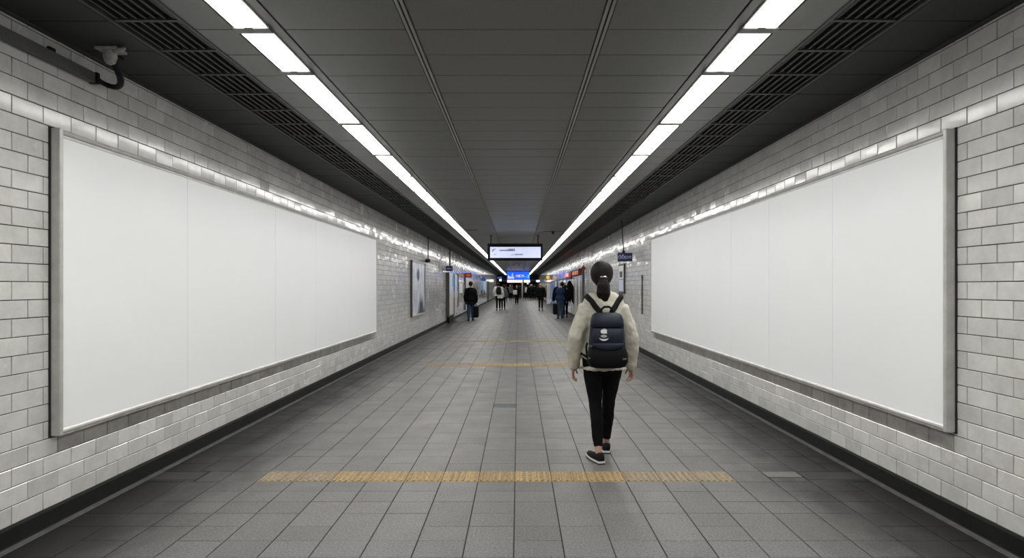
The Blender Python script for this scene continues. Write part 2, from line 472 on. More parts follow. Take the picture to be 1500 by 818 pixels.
# ================================================================== SETTING: floor
FX, FW, FP = 0.05, 0.284, 0.2
fl = struct(MB().box(-W - .2, W + .2, Y0, Y1, -0.2, -0.006).build('floor', 'floor_joint'))
def row_edges():
    e = [4.30 - .2 * k for k in range(46, 0, -1)] + [4.30, 4.54]
    e += [4.54 + .2 * k for k in range(1, 436)]
    return e
EDG = row_edges()
SKIP = []      # rectangles of the floor taken by other pieces: x0, x1, y0, y1
def colx(k): return FX + FW * k
STRIPS = [(-7, 6, 4.30, 4.54, 1), (-6, 5, 10.54, 10.94, 2), (-6, 5, 15.14, 15.54, 2)]
for a, b, y0, y1, n in STRIPS: SKIP.append((colx(a), colx(b), y0, y1))
HATCH_L = (-2.80, -2.42, 4.34, 4.54); HATCH_R = (2.322, 2.79, 4.34, 4.54); PALE = (2.038, 2.322, 4.40, 4.54); PALE_D = (2.038, 2.322, 4.30, 4.40)
HATCH_C = (colx(-1), colx(0), 6.94, 7.14)
SKIP += [HATCH_L, HATCH_R, PALE, PALE_D, HATCH_C]
def taken(x0, x1, y0, y1):
    return any(x0 < b - .01 and x1 > a + .01 and y0 < d - .01 and y1 > c + .01 for a, b, c, d in SKIP)
ftiles = []
rnd = random.Random(5)
for k in range(-11, 11):
    x0, x1 = max(colx(k), -W + .05), min(colx(k + 1), W - .05)
    if x1 - x0 < .03: continue
    i = 0
    while i < len(EDG) - 1:
        y0, y1 = EDG[i], EDG[i + 1]
        if i + 2 < len(EDG) and rnd.random() < .30 and not taken(x0, x1, y0, EDG[i + 2]):
            y1 = EDG[i + 2]; i += 1
        i += 1
        if not taken(x0, x1, y0, y1): ftiles.append((x0, x1, y0, y1, k))
        else:
            for (a, b, c, d) in SKIP:      # keep what is left of a cut tile
                if x0 < b - .01 and x1 > a + .01 and y0 < d - .01 and y1 > c + .01:
                    if a - x0 > .03: ftiles.append((x0, a, y0, y1, k))
                    if x1 - b > .03: ftiles.append((b, x1, y0, y1, k))
                    if c - y0 > .03: ftiles.append((max(x0, a), min(x1, b), y0, c, k))
                    if y1 - d > .03: ftiles.append((max(x0, a), min(x1, b), d, y1, k))
                    break
def fshown(t):
    x0, x1, y0, y1, k = t; y = (y0 + y1) / 2
    if y < 3.0 or abs((x0 + x1) / 2 - CX) * F / y > 765: return 0
    return (x1 - x0) * (y1 - y0) / y ** 3
ftiles.sort(key=fshown, reverse=True)
def floor_unit(name, m):
    mb = MB()
    r0 = [(-.5, -.5), (.5, -.5), (.5, .5), (-.5, .5)]
    mb.rings([[V((x, y, -1)) for x, y in r0], [V((x, y, -.25)) for x, y in r0], [V((x * .985, y * .985, 0)) for x, y in r0]])
    return mb.mesh(name, m)
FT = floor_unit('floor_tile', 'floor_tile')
GX, GY = .007, .0032
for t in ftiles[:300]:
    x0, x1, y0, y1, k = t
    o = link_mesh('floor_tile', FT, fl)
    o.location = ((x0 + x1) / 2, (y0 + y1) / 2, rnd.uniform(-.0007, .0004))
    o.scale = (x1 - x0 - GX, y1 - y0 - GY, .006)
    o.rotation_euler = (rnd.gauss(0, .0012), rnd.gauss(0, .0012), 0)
mb = MB()
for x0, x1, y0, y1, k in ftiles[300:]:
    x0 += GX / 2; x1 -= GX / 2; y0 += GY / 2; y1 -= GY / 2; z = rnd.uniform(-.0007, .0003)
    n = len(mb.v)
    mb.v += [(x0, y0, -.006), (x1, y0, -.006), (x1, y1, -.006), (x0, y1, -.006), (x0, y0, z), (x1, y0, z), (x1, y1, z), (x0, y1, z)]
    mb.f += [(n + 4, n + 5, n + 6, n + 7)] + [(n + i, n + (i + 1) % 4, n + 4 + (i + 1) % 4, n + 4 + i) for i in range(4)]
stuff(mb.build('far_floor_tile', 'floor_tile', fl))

def tactile_unit(name, m, w, d):
    mb = MB(); mb.box(-w / 2, w / 2, -d / 2, d / 2, -.006, .0)
    n = 6
    for i in range(n):
        x = -w / 2 + w * (i + .5) / n
        mb.prism([(x - .012, 0), (x - .007, .005), (x + .007, .005), (x + .012, 0)], -d / 2 + .012, d / 2 - .012)
    return mb.mesh(name, m)
names = ['ochre ribbed tactile strip across the floor nearest the walking woman', 'second ochre tactile strip crossing the floor, behind the nearest one',
         'farthest thin ochre tactile strip crossing the floor tiles']
for s_, ((a, b, y0, y1, n), lab) in enumerate(zip(STRIPS, names)):
    st = thing('tactile_strip', lab, 'tactile strip', ((colx(a) + colx(b)) / 2, (y0 + y1) / 2, 0), 'tactile strips across the floor')
    d = (y1 - y0) / n - GY
    A, B = tactile_unit('tactile_tile', 'tactile', FW - GX * .6, d), tactile_unit('tactile_tile_worn', 'tactile_pale', FW - GX * .6, d)
    for i in range(n):
        for k in range(a, b):
            worn = (k - a < 2 or b - k < 4) if s_ == 0 else (k - a < 3)
            o = link_mesh('tactile_tile', B if worn else A, st)
            o.location = (colx(k) + FW / 2 - st.location.x, y0 + (y1 - y0) * (i + .5) / n - st.location.y, 0)

def cover(rect, name, m, lab, cat):
    x0, x1, y0, y1 = rect
    t = thing(name, lab, cat, ((x0 + x1) / 2, (y0 + y1) / 2, 0))
    w, d = (x1 - x0) / 2 - .004, (y1 - y0) / 2 - .003
    MB().box(-w, w, -d, d, -.006, -.0015).build('plate', m, t)
    fr = MB()
    for (a, b, c, e) in ((-w, w, -d, -d + .008), (-w, w, d - .008, d), (-w, -w + .008, -d, d), (w - .008, w, -d, d)):
        fr.box(a, b, c, e, -.005, .0002)
    fr.build('rim', m, t)
    return t
cover(HATCH_L, 'floor_cover', 'floor_dark', 'dark floor cover set against the left skirting', 'floor cover')
cover(HATCH_R, 'floor_cover', 'floor_dark', 'dark floor cover set against the right skirting', 'floor cover')
cover(PALE, 'floor_cover', 'floor_pale', 'pale patch tile beside the dark cover near the right wall', 'floor cover')
cover(PALE_D, 'floor_cover', 'floor_dark', 'narrow dark cover plate in front of the pale patch tile', 'floor cover')
cover(HATCH_C, 'floor_cover', 'steel_cover', 'small blue-grey metal cover in the middle of the floor', 'floor cover')

# ================================================================== SETTING: ceiling
ce = struct(MB().box(-W - .2, W + .2, Y0, Y1, ZC + .03, ZC + .3).build('ceiling', 'ceil_gap'))
LXC, LWH = 1.535, 0.105                  # light rows: centre and half width
PCH = 0.373
ptiles = []
n0 = math.floor((Y0 - 3.42) / PCH) + 1
for r in range(n0, int((Y1 - 3.42) / PCH)):
    y0, y1 = 3.42 + PCH * r, 3.42 + PCH * (r + 1)
    for x0, x1 in ((-.555, .565), (-1.352, -.610), (.620, 1.352)): ptiles.append((x0, x1, y0, y1, 'ceil'))
    for sgn in (-1, 1):
        a, b = sorted((sgn * 1.655, sgn * 1.905)); ptiles.append((a, b, y0, y1, 'ceil'))
for r in range(-19, 200):
    y0, y1 = 3.31 + .42 * r, 3.31 + .42 * (r + 1)
    if y1 > Y1 - .1: break
    for sgn in (-1, 1):
        a, b = sorted((sgn * 2.345, sgn * (W - .03))); ptiles.append((a, b, y0, y1, 'soffit'))
def pshown(t):
    x0, x1, y0, y1, m = t; y = (y0 + y1) / 2
    if y < 2.9: return 0
    return (x1 - x0) * (y1 - y0) / y ** 3
ptiles.sort(key=pshown, reverse=True)
def panel_unit(name, m):
    mb = MB(); r0 = [(-.5, -.5), (.5, -.5), (.5, .5), (-.5, .5)]
    mb.rings([[V((x, y, 1)) for x, y in r0], [V((x, y, .15)) for x, y in r0], [V((x * .992, y * .985, 0)) for x, y in r0]])
    return mb.mesh(name, m)
PU = {k: panel_unit('ceiling_panel', k) for k in ('ceil', 'soffit')}
for x0, x1, y0, y1, m in ptiles[:300]:
    o = link_mesh('ceiling_panel', PU[m], ce)
    o.location = ((x0 + x1) / 2, (y0 + y1) / 2, ZC + rnd.uniform(-.0006, .0012)); o.scale = (x1 - x0 - .002, y1 - y0 - .005, .03)
    o.rotation_euler = (rnd.gauss(0, .0015), rnd.gauss(0, .0010), 0)
for m in ('ceil', 'soffit'):
    mb = MB()
    for x0, x1, y0, y1, mm in ptiles[300:]:
        if mm == m: mb.box(x0, x1, y0 + .0025, y1 - .0025, ZC + rnd.uniform(0, .001), ZC + .03)
    stuff(mb.build('far_ceiling_panel', m, ce))
# long bars between the panel columns and beside the lights
for nm, x0, x1, dz in (('ceiling_bar', -.606, -.589, -.004), ('ceiling_bar', -.577, -.560, -.004), ('ceiling_bar', .569, .586, -.004), ('ceiling_bar', .598, .615, -.004),
                       ('light_margin', -1.428, -1.362, 0), ('light_margin', 1.362, 1.428, 0)):
    MB().box(x0, x1, Y0, Y1, ZC + dz, ZC + .03).build(nm, 'tbar' if nm == 'ceiling_bar' else 'ceil', ce)

# slatted air grilles along both sides
def grille(side, lab):
    t = thing('air_grille', lab, 'air grille', (side * 2.115, 0, ZC), 'air grilles along the ceiling')
    MB().box(-.20, .20, Y0, Y1, .09, .12).build('back_plate', 'grille_back', t)
    for x in (-.206, .206):
        MB().box(x - .012, x + .012, Y0, Y1, -.006, .10).build('side_rail', 'grille_edge', t)
    for i in range(7):
        x = -.168 + .056 * i
        MB().box(x - .008, x + .008, Y0, Y1, .006, .05).build('slat', 'slat', t)
    cb = MB().box(-.195, .195, -.013, .013, .0, .05).mesh('crossbar', 'grille_edge')
    for r in range(-3, 150):
        y = 3.31 + .42 * r
        o = link_mesh('crossbar', cb, t); o.location = (0, y, 0)
grille(-1, 'dark slatted air grille running along the ceiling above the left wall')
grille(1, 'dark slatted air grille running along the ceiling above the right wall')

# ------------------------------------------------------------------ fluorescent ceiling lights
ORD = ['first', 'second', 'third', 'fourth', 'fifth', 'sixth', 'seventh', 'eighth', 'ninth', 'tenth', 'eleventh', 'twelfth']
def light_mesh(L):
    h = LWH
    hs = MB()
    for x in (-h + .004, h - .004): hs.box(x - .006, x + .006, -L / 2, L / 2, -.006, .03)
    hs.box(-h, h, -L / 2, L / 2, .022, .03)
    d = MB(); y = L / 2 - .034; x = h - .010
    d.rings([[V(p) for p in ((-x, -y, .0), (x, -y, .0), (x, y, .0), (-x, y, .0))],
             [V(p) for p in ((-x, -y, -.010), (x, -y, -.010), (x, y, -.010), (-x, y, -.010))],
             [V(p) for p in ((-x + .01, -y + .01, -.016), (x - .01, -y + .01, -.016), (x - .01, y - .01, -.016), (-x + .01, y - .01, -.016))]])
    e = MB().box(-h - .004, h + .004, L / 2 - .034, L / 2 + .034, -.018, .02)
    c = MB().box(-.028, .022, L / 2 - .058, L / 2 - .030, -.024, -.014)
    return hs.mesh('housing', 'lamp_metal'), d.mesh('diffuser', 'lamp'), e.mesh('end_bar', 'lamp_metal'), c.mesh('clip', 'lamp_rust')
LM = {}; LD = {}
def lights(side, word):
    seg = [(2.13 - 1.275 * k - 1.275, 2.13 - 1.275 * k) for k in range(4, -1, -1)] + [(2.13, 3.40), (3.40, 4.08), (4.08, 5.36), (5.36, 6.63)]
    y = 6.63
    while y < 73: seg.append((y, y + 1.275)); y += 1.275
    i = 0
    for a, b in seg:
        L = round(b - a, 3)
        if L not in LM: LM[L] = light_mesh(L)
        if b < 2.9:
            lab = 'white fluorescent ceiling light of the %s row, out of view behind the photographer' % word
        elif i < len(ORD):
            lab = '%s white fluorescent ceiling light of the %s row, counted from the near end' % (ORD[i], word); i += 1
        elif a < 24: lab = 'small white fluorescent light of the %s row, around the hanging display' % word
        else: lab = 'tiny far white fluorescent light of the %s row, beyond the hanging display' % word
        t = thing('ceiling_light', lab, 'ceiling light', (side * LXC, (a + b) / 2, ZC), 'ceiling lights of the %s row' % word)
        for nm, me in zip(('housing', 'diffuser', 'end_bar', 'clip'), LM[L]):
            if nm == 'clip' and a > 14: continue
            link_mesh(nm, me, t)
        dim = 1.0 if a < 9.5 else .8 if a < 13 else .58          # lamps farther on are set dimmer to darken the far passage
        ld = LD.get((L, dim))
        if not ld:
            ld = LD[(L, dim)] = bpy.data.lights.new('lamp_tube', 'AREA'); ld.shape = 'RECTANGLE'; ld.size = 2 * LWH - .03; ld.size_y = L - .09
            ld.energy = LAMP_W * L * dim; ld.spread = math.radians(150); ld.color = (1, .985, .95)
        lo = bpy.data.objects.new('lamp_tube', ld); COL.objects.link(lo); lo.parent = t; lo.location = (0, 0, -.018)
lights(-1, 'left'); lights(1, 'right')

# ================================================================== BILLBOARDS
def billboard(side, B, seams, lab):
    y0, y1, z0, z1 = B
    xw = side * W
    t = thing('billboard', lab, 'billboard', (xw, (y0 + y1) / 2, z0), 'blank billboards on the two walls')
    yc = (y0 + y1) / 2
    def bx(nm, m, d0, d1, a, b, c, e, bev=.003):
        xa, xb = sorted((-side * d0, -side * d1))
        return MB().bbox(xa, xb, a - yc, b - yc, c - z0, e - z0, bev).build(nm, m, t)
    bx('gasket', 'rubber', .0, .014, y0 - .010, y1 + .006, z0 - .006, z1 + .006, .002)  # thin black slab, painted shade of the gap between frame and tiles
    bx('frame_stile', 'alu', .012, .072, y0, y0 + .030, z0, z1, .006)
    bx('frame_stile', 'alu', .012, .064, y1 - .020, y1, z0, z1, .004)
    # rounded top rail and soiled bottom rail
    def rail(nm, m, zc, r, sq):
        mb = MB(); P = []
        for k in range(14):
            an = 2 * PI * k / 14
            P.append((-side * (.042 + r * 1.0 * math.cos(an)), zc - z0 + r * sq * math.sin(an)))
        mb.prism(P, y0 + .028 - yc, y1 - .018 - yc)
        return mb.build(nm, m, t, smooth=False)
    rail('frame_rail', 'alu', z1 - .020, .028, .78)
    bx('rail_ledge', 'alu', .02, .060, y0 + .03, y1 - .02, z1 - .052, z1 - .036, .002)
    rail('frame_rail', 'alu', z0 + .022, .028, .85)['label'] = 'soiled bottom rail of the frame'
    bx('drip_edge', 'alu_dirty', .012, .066, y0 + .01, y1 - .01, z0 - .002, z0 + .010, .002)
    for i in range(len(seams) - 1):
        a, b = seams[i], seams[i + 1]
        bx('board_panel', 'board', .03, .056, a + .0018, b - .0018, z0 + .036, z1 - .050, .0012)
billboard(-1, LB, [LB[0] + .031, 4.86, 6.62, 7.94, 9.55, LB[1] - .021], 'large blank white billboard in a grey metal frame on the left tiled wall')
billboard(1, RB, [RB[0] + .031, 4.84, 6.07, 7.15, 8.55, 10.3, RB[1] - .021], 'large blank white billboard in a grey metal frame on the right tiled wall')

# ================================================================== LEFT WALL TOP: trunking, hose and ceiling fitting
t = thing('cable_trunking', 'dark rectangular cable trunking high on the left wall by the ceiling', 'cable trunking', (-W, 2.8, 2.885))
MB().bbox(.012, .055, -1.9, 1.02, 0, .070, .004).build('channel', 'trunk', t)
MB().bbox(.006, .066, 1.00, 1.03, -.003, .073, .004).build('end_cap', 'black_metal', t)
MB().limb([(.035, 1.03, .035), (.035, 1.075, .035)], [.022, .017], 10, (0, 0, 1)).build('gland', 'black_metal', t, True)
MB().bbox(.006, .03, .66, .71, .07, .105, .006).build('bracket', 'black_metal', t)
hose = MB(); P = []
A, Bp, C_, D_ = V((-W + .035, 3.86, 2.92)), V((-W + .05, 4.02, 2.895)), V((-2.60, 3.86, 2.86)), V((-2.615, 3.70, 3.012))
for k in range(17):
    q = k / 16; P.append(A * (1 - q) ** 3 + Bp * 3 * q * (1 - q) ** 2 + C_ * 3 * q * q * (1 - q) + D_ * q ** 3)
tag(hose.limb(P, [.015 + .008 * k / 16 + .0012 * (k % 2) for k in range(17)], 10, (0, 0, 1)).build('flexible_hose', 'black_metal', None, True),
    'black flexible hose curving from the cable trunking up to the ceiling fitting', 'hose')
t = thing('ceiling_fitting', 'grubby pale conduit fitting fixed to the dark ceiling near the left wall', 'conduit fitting', (-2.615, 3.69, ZC))
MB().limb([(0, 0, -.072), (0, 0, -.055), (0, 0, -.02)], [.036, .042, .040], 14, (0, 1, 0)).build('collar', 'pale_plastic', t, True)
MB().bbox(-.07, .075, -.05, .06, -.02, .0, .006).build('base_plate', 'pale_plastic', t)
MB().limb([(.05, -.02, -.022), (.125, -.05, -.024)], [.017, .013], 10, (0, 0, 1)).build('lug', 'pale_plastic', t, True)
MB().bbox(-.075, -.02, .03, .16, -.014, .0, .003).build('shim', 'black_metal', t)

# ================================================================== HANGING DISPLAY
YD = 17.2
def at(x, y, Y): return (CX + (x - 759) * Y / F, CH + (420 - y) * Y / F)
xa, zt = at(714, 357, YD); xb, zb = at(795, 382, YD)
xc = (xa + xb) / 2; hw = (xb - xa) / 2; hh = (zt - zb)
t = thing('hanging_display', 'black framed information screen hung from the ceiling in mid-passage', 'display', (xc, YD, zb))
MB().bbox(-hw, hw, 0, .14, 0, hh, .012).build('case', 'black_metal', t)
sw0, sw1 = (718 - 714) / 81 * 2 * hw - hw, (792 - 714) / 81 * 2 * hw - hw
sz0, sz1 = hh * (382 - 378) / 25, hh * (382 - 362) / 25
scr = MB().box(sw0, sw1, -.004, .002, sz0, sz1).build('screen', 'screen', t)
def sxz(cx, cy):  # crop pixel (1500x533 of 90x32) to local
    return at(710 + cx * .06, 353 + cy * .06, YD)[0] - xc, at(710 + cx * .06, 353 + cy * .06, YD)[1] - zb
def stext(body, cx, cy, size, m='screen_ink', bold=.004, sx=1.0):
    x, z = sxz(cx, cy); text('screen_text', body, size, m, scr, (x, -.006, z), bold=bold, extrude=.001, sx=sx)
stext('mommomh', 470, 232, .075, 'screen_ink', .003, .78); stext('0003', 660, 226, .10, 'screen_ink', .004, 1.02)
stext('oomd', 680, 342, .055, 'screen_ink2', .001, .8); stext('EBOOOEO', 838, 337, .058, 'screen_ink', .002, .88)
stext('tto', 254, 328, .06, 'screen_ink2', .001)
ic = MB()
x, z = sxz(185, 255); ic.prism([(x - .02, z - .01), (x + .03, z - .015), (x + .03, z + .004), (x - .01, z + .01)], -.0065, -.0035)
x, z = sxz(205, 222); ic.prism([(x - .025, z - .025), (x + .03, z - .02), (x + .025, z + .012), (x - .01, z + .03)], -.0065, -.0035)
x, z = sxz(248, 203); ic.prism([(x - .02, z - .02), (x + .008, z - .012), (x + .022, z + .022), (x - .014, z + .012)], -.0065, -.0035)
ic.build('screen_icon', 'screen_ink2', scr)
for px in (719, 788.3):
    x = at(px, 0, YD)[0] - xc
    MB().limb([(x, .07, hh - .02), (x, .07, ZC - zb - .012)], [.016, .016], 10).build('hanger_rod', 'black_metal', t, True)
    MB().bbox(x - .045, x + .045, .03, .11, ZC - zb - .014, ZC - zb, .003).build('hanger_plate', 'black_metal', t)

# small ceiling things round the display
def ceil_pt(x, y):
    Y = F * (ZC - CH) / (420 - y); return CX + (x - 759) * Y / F, Y
x, y = ceil_pt(810, 339.5)
t = thing('ceiling_sensor', 'small black sensor on a dark ceiling strip right of the hanging display', 'sensor', (x, y, ZC))
MB().limb([(0, 0, -.05), (0, 0, -.02), (0, 0, -.004)], [.03, .042, .042], 12).build('dome', 'black_metal', t, True)
MB().bbox(-.25, .32, -.012, .012, -.008, .0, .002).build('strip', 'dark_strip', t)
x, y = ceil_pt(692, 337.5)
tag(MB().bbox(-.16, .16, -.03, .03, -.010, 0, .003).build('ceiling_slot', 'dark_strip', None, loc=(x, y, ZC)), 'short dark slot in the ceiling left of the hanging display', 'ceiling slot')
Yk = 38.0
x, z = at(758, 387.5, Yk)
t = thing('ceiling_camera', 'pale cluster of ceiling cameras between the display and the blue sign', 'camera', (x, Yk, ZC))
MB().bbox(-.30, .30, -.05, .05, -.012, 0, .003).build('mount_plate', 'dark_strip', t)
for dx, dz in ((-.24, -.10), (.12, -.16)):
    MB().limb([(dx, 0, dz + .02), (dx, 0, 0)], [.012, .012], 8).build('stem', 'black_metal', t, True)
    MB().limb([(dx, -.12, dz - .03), (dx, .08, dz + .01)], [.04, .045], 10, (0, 0, 1)).build('camera_body', 'paper', t, True)

# ================================================================== BLUE DIRECTION SIGN
YB = 56.5
xa, zt = at(743, 398.3, YB); xb, zb = at(776, 405, YB)
zb = at(0, 410, YB)[1]; xc = (xa + xb) / 2; hw = (xb - xa) / 2; hh = zt - zb
t = thing('direction_sign', 'bright blue lit direction sign hanging far down the passage', 'sign', (xc, YB, zb))
MB().bbox(-hw, hw, 0, .2, 0, hh, .01).build('sign_panel', 'sign_blue', t)
for px in (-hw * .8, hw * .8): MB().box(px - .02, px + .02, .08, .12, hh - .02, ZC - zb).build('hanger_rod', 'black_metal', t)
def bs(cx): return (cx - 500) / 340 * hw        # crop columns 160..840
pic = MB(); xq = bs(300); zq = hh * .25
pic.prism([(bs(175), hh * .12), (bs(375), hh * .12), (bs(370), hh * .35), (bs(345), hh * .40), (bs(335), hh * .82), (bs(310), hh * .88), (bs(295), hh * .62), (bs(300), hh * .42),
           (bs(255), hh * .36), (bs(245), hh * .5), (bs(225), hh * .34), (bs(200), hh * .58), (bs(180), hh * .55)], -.008, .001)
pic.build('pictogram', 'ink_white', t)
text('lettering', 'HE', .34, 'ink_pink', t, (bs(480), -.004, hh * .45), bold=.015); text('lettering', 'OB', .36, 'ink_white', t, (bs(600), -.004, hh * .47), bold=.015)
text('lettering', '-u', .25, 'ink_pale', t, (bs(722), -.004, hh * .38), bold=.01); text('lettering', '2', .34, 'ink_green', t, (bs(795), -.004, hh * .40), bold=.012)
z2 = at(0, 414.2, YB)[1]
t2 = thing('light_box', 'long white lit box sign directly below the blue direction sign', 'sign', (xc, YB, z2))
h2 = zb - z2 - .03
MB().bbox(-hw, bs(620) , 0, .18, 0, h2, .01).build('lit_panel', 'sign_white_lit', t2)
MB().bbox(bs(660), hw + .02, 0, .18, 0, h2, .01).build('lit_panel', 'sign_white_lit', t2)
for px in (-hw * .8, hw * .8): MB().box(px - .02, px + .02, .07, .11, h2 - .01, h2 + .028).build('link_rod', 'black_metal', t2)
MB().box(bs(622), bs(658), .02, .16, .02, h2 - .02).build('divider', 'dark_strip', t2)
Yp = 60
x, _ = at(765, 420, Yp)
t = thing('beige_column', 'slim beige column standing below the blue direction sign', 'column', (x, Yp, 0))
MB().limb([(0, 0, .0), (0, 0, ZC - .001)], [.075, .075], 12, dome=False).build('shaft', 'beige_post', t, True)
MB().bbox(-.12, .12, -.12, .12, 0, .06, .01).build('base', 'beige_post', t)
MB().bbox(-.11, .11, -.11, .11, ZC - .05, ZC - .001, .01).build('capital', 'beige_post', t)

# ================================================================== LEFT WALL THINGS
XL, XR = -W, W
def wy_l(x): return F * (W + CX) / (759 - x)
def wy_r(x): return F * (W - CX) / (x - 759)
# framed poster
ya, yb = wy_l(600.5), wy_l(620)
z1, z0 = 1.5 + .72, 1.5 - .835
t = thing('framed_poster', 'framed grey and white picture poster on the left wall past the billboard', 'poster', (XL, ya, z0))
L, H_ = yb - ya, z1 - z0
MB().box(.008, .05, .03, L - .03, .03, H_ - .03).build('print', 'poster', t)
for a, b, c, d in ((0, .05, 0, H_), (L - .05, L, 0, H_)): MB().bbox(.012, .065, a, b, c, d, .006).build('frame_stile', 'trunk', t)
for c, d in ((0, .05), (H_ - .04, H_)): MB().bbox(.012, .065, .05, L - .05, c, d, .006).build('frame_rail', 'alu', t)
# hanging lamp on a cable
y = wy_l(622.5)
t = thing('wall_camera', 'small black camera on a drop pole above the framed poster', 'camera', (XL, y, 2.30))
MB().limb([(.10, 0, .05), (.10, 0, ZC - 2.30)], [.014, .014], 8).build('drop_pole', 'black_metal', t, True)
MB().bbox(.03, .17, -.08, .05, -.04, .06, .015).build('camera_body', 'black_metal', t)
MB().limb([(.10, -.06, 0), (.10, -.15, -.03)], [.03, .035], 10, (0, 0, 1)).build('lens', 'black_metal', t, True)
MB().bbox(.008, .05, -.03, .03, -.03, .03, .005).build('wall_bracket', 'black_metal', t)
# small navy sign on a pole + tall cabinet
Ys = 22.4
xa, zt = at(651, 390, Ys); xb, zb = at(663, 397.2, Ys)
xa = max(xa, XL + .02)
t = thing('hanging_sign', 'small dark navy sign on a grey pole above the glazed cabinet', 'sign', ((xa + xb) / 2, Ys, zb))
hw = (xb - xa) / 2
MB().bbox(-hw, hw, 0, .05, 0, zt - zb, .006).build('sign_panel', 'navy_sign', t)
text('lettering', 'oomo', .085, 'ink_pale', t, (0, -.003, (zt - zb) * .52), bold=.001)
MB().limb([(0.03, .025, zt - zb - .01), (.03, .025, ZC - zb)], [.030, .030], 10).build('pole', 'trunk', t, True)
ya, yb = wy_l(653), wy_l(666)
t = thing('glazed_cabinet', 'tall white glazed cabinet with two doors against the left wall', 'cabinet', (XL, ya, .0))
L = yb - ya; z0, z1 = .30, 2.05
MB().bbox(.016, .13, 0, L, z0, z1, .008).build('body', 'white_panel', t)
MB().bbox(.016, .15, -.03, .02, z0 - .05, z1 + .02, .006).build('side_panel', 'trunk', t)
MB().bbox(.02, .11, .3, L * .6, 0, z0, .006).build('plinth', 'black_metal', t)
for i, (a, b) in enumerate(((.03, L * .47), (L * .53, L - .2))):
    d = MB().bbox(.12, .15, a, b, z0 + .03, z1 - .05, .006).build('door', 'white_panel', t)
    MB().bbox(.149, .156, a + .12, b - .12, z0 + .9, z1 - .12, .002).build('pane', 'paper_blue', d)
    MB().bbox(.149, .18, b - .10, b - .05, 1.0, 1.3, .004).build('handle', 'silver', d)
MB().bbox(.149, .162, L * .30, L * .62, z1 - .55, z1 - .06, .002).build('blue_header', 'sky_panel', t)
MB().bbox(.13, .17, L * .47, L * .53, z0, z1, .004).build('centre_post', 'dark_strip', t)
MB().bbox(.02, .17, L - .2, L + .15, z0 + .25, z1 + .03, .006).build('end_post', 'dark_strip', t)
# notices
def notice(side, Y, L, z0, z1, m, lab, fr='alu', nm='wall_notice', cat='notice'):
    xw = side * W
    t = thing(nm, lab, cat, (xw, Y, z0))
    H_ = z1 - z0
    a, b = sorted((-side * .008, -side * .025)); MB().box(a, b, .02, L - .02, .02, H_ - .02).build('sheet', m, t)
    a, b = sorted((-side * .008, -side * .035))
    for c, d in ((0, .03), (L - .03, L)): MB().box(a, b, c, d, 0, H_).build('frame_stile', fr, t)
    for c, d in ((0, .03), (H_ - .03, H_)): MB().box(a, b, .03, L - .03, c, d).build('frame_rail', fr, t)
    return t
notice(-1, wy_l(671.5), wy_l(677) - wy_l(671.5), 1.15, 1.72, 'paper', 'white paper notice on the left wall beside the cabinet')
# red sign and white board behind the man in black
Yr = 30.5
xa, zt = at(680, 400.3, Yr); xb, zb = at(691, 406.6, Yr)
xa = max(xa, XL + .02)
t = thing('red_sign', 'dull red box sign jutting from the left wall above the man in black', 'sign', ((xa + xb) / 2, Yr, zb)); hw = (xb - xa) / 2
MB().bbox(-hw, hw, 0, .10, 0, zt - zb, .006).build('sign_panel', 'red_sign', t)
MB().box(-hw - .012, -hw, .02, .08, .02, zt - zb - .02).build('bracket', 'black_metal', t)
text('lettering', 'EMI', .12, 'orange_ink', t, (0, -.003, (zt - zb) * .5), bold=.0, sx=1.2)
ya, yb = wy_l(680.5), wy_l(690)
t = thing('wall_panel', 'tall white panel on the left wall behind the man in black', 'panel', (XL, ya, .25)); L = yb - ya
for i in range(3): MB().bbox(.008, .05, L * i / 3 + .01, L * (i + 1) / 3 - .01, 0, 1.72, .005).build('panel_leaf', 'white_panel', t)
MB().bbox(.008, .07, -.08, .0, -.02, 1.75, .005).build('edge_post', 'dark_strip', t)
MB().bbox(.008, .07, L, L + .3, -.02, 1.75, .005).build('edge_post', 'alu', t)
MB().bbox(.008, .045, .05, L - .05, -.05, 0, .004).build('sill', 'beige_post', t)
# blue posters farther on
ya, yb = wy_l(702.5), wy_l(711.5)
t = thing('poster_case', 'blue and white poster case on the left wall beyond the white panel', 'poster', (XL, ya, .9)); L = yb - ya
MB().bbox(.016, .06, 0, L, 0, 1.05, .006).build('case', 'silver', t)
MB().bbox(.058, .075, L * .05, L * .40, .35, 1.0, .004).build('blue_sheet', 'sky_panel', t)
MB().bbox(.058, .075, L * .45, L * .95, .1, .95, .004).build('white_sheet', 'paper_blue', t)
for a, b in ((L * .1, L * .3), (L * .5, L * .7)): MB().bbox(.058, .08, a, b, .02, .32, .004).build('dark_sheet', 'dark_strip', t)
Yq = 44.5
xa, zt = at(705.5, 406.8, Yq); xb, zb = at(712, 412, Yq)
t = thing('oval_sign', 'blue oval blade sign on the left wall above the poster case', 'sign', ((xa + xb) / 2, Yq, zb)); hw = (xb - xa) / 2; hh = zt - zb
mb = MB(); mb.prism([(hw * math.cos(2 * PI * k / 20), hh / 2 + hh / 2 * math.sin(2 * PI * k / 20)) for k in range(20)], 0, .08); mb.build('sign_disc', 'blue_panel', t)
MB().box(XL - t.location.x + .01, -hw + .06, .02, .06, hh * .45, hh * .55).build('bracket_arm', 'black_metal', t)
xa, zt = at(701, 403.6, Yq - .5); xb, zb = at(704.8, 407.4, Yq - .5)
xa = max(xa, XL + .02)
tag(MB().bbox(xa, xb, Yq - .5, Yq - .4, zb, zt, .006).build('pink_sign', 'pink_sign'), 'small pink blade sign fixed to the left wall near the blue oval sign', 'sign')
y = wy_l(714)
tag(MB().bbox(XL + .008, XL + .07, y, y + 1.6, .13, 2.0, .006).build('wall_pilaster', 'dark_strip'), 'dark pilaster strip on the left wall beyond the poster case', 'pilaster')
Yq = 57
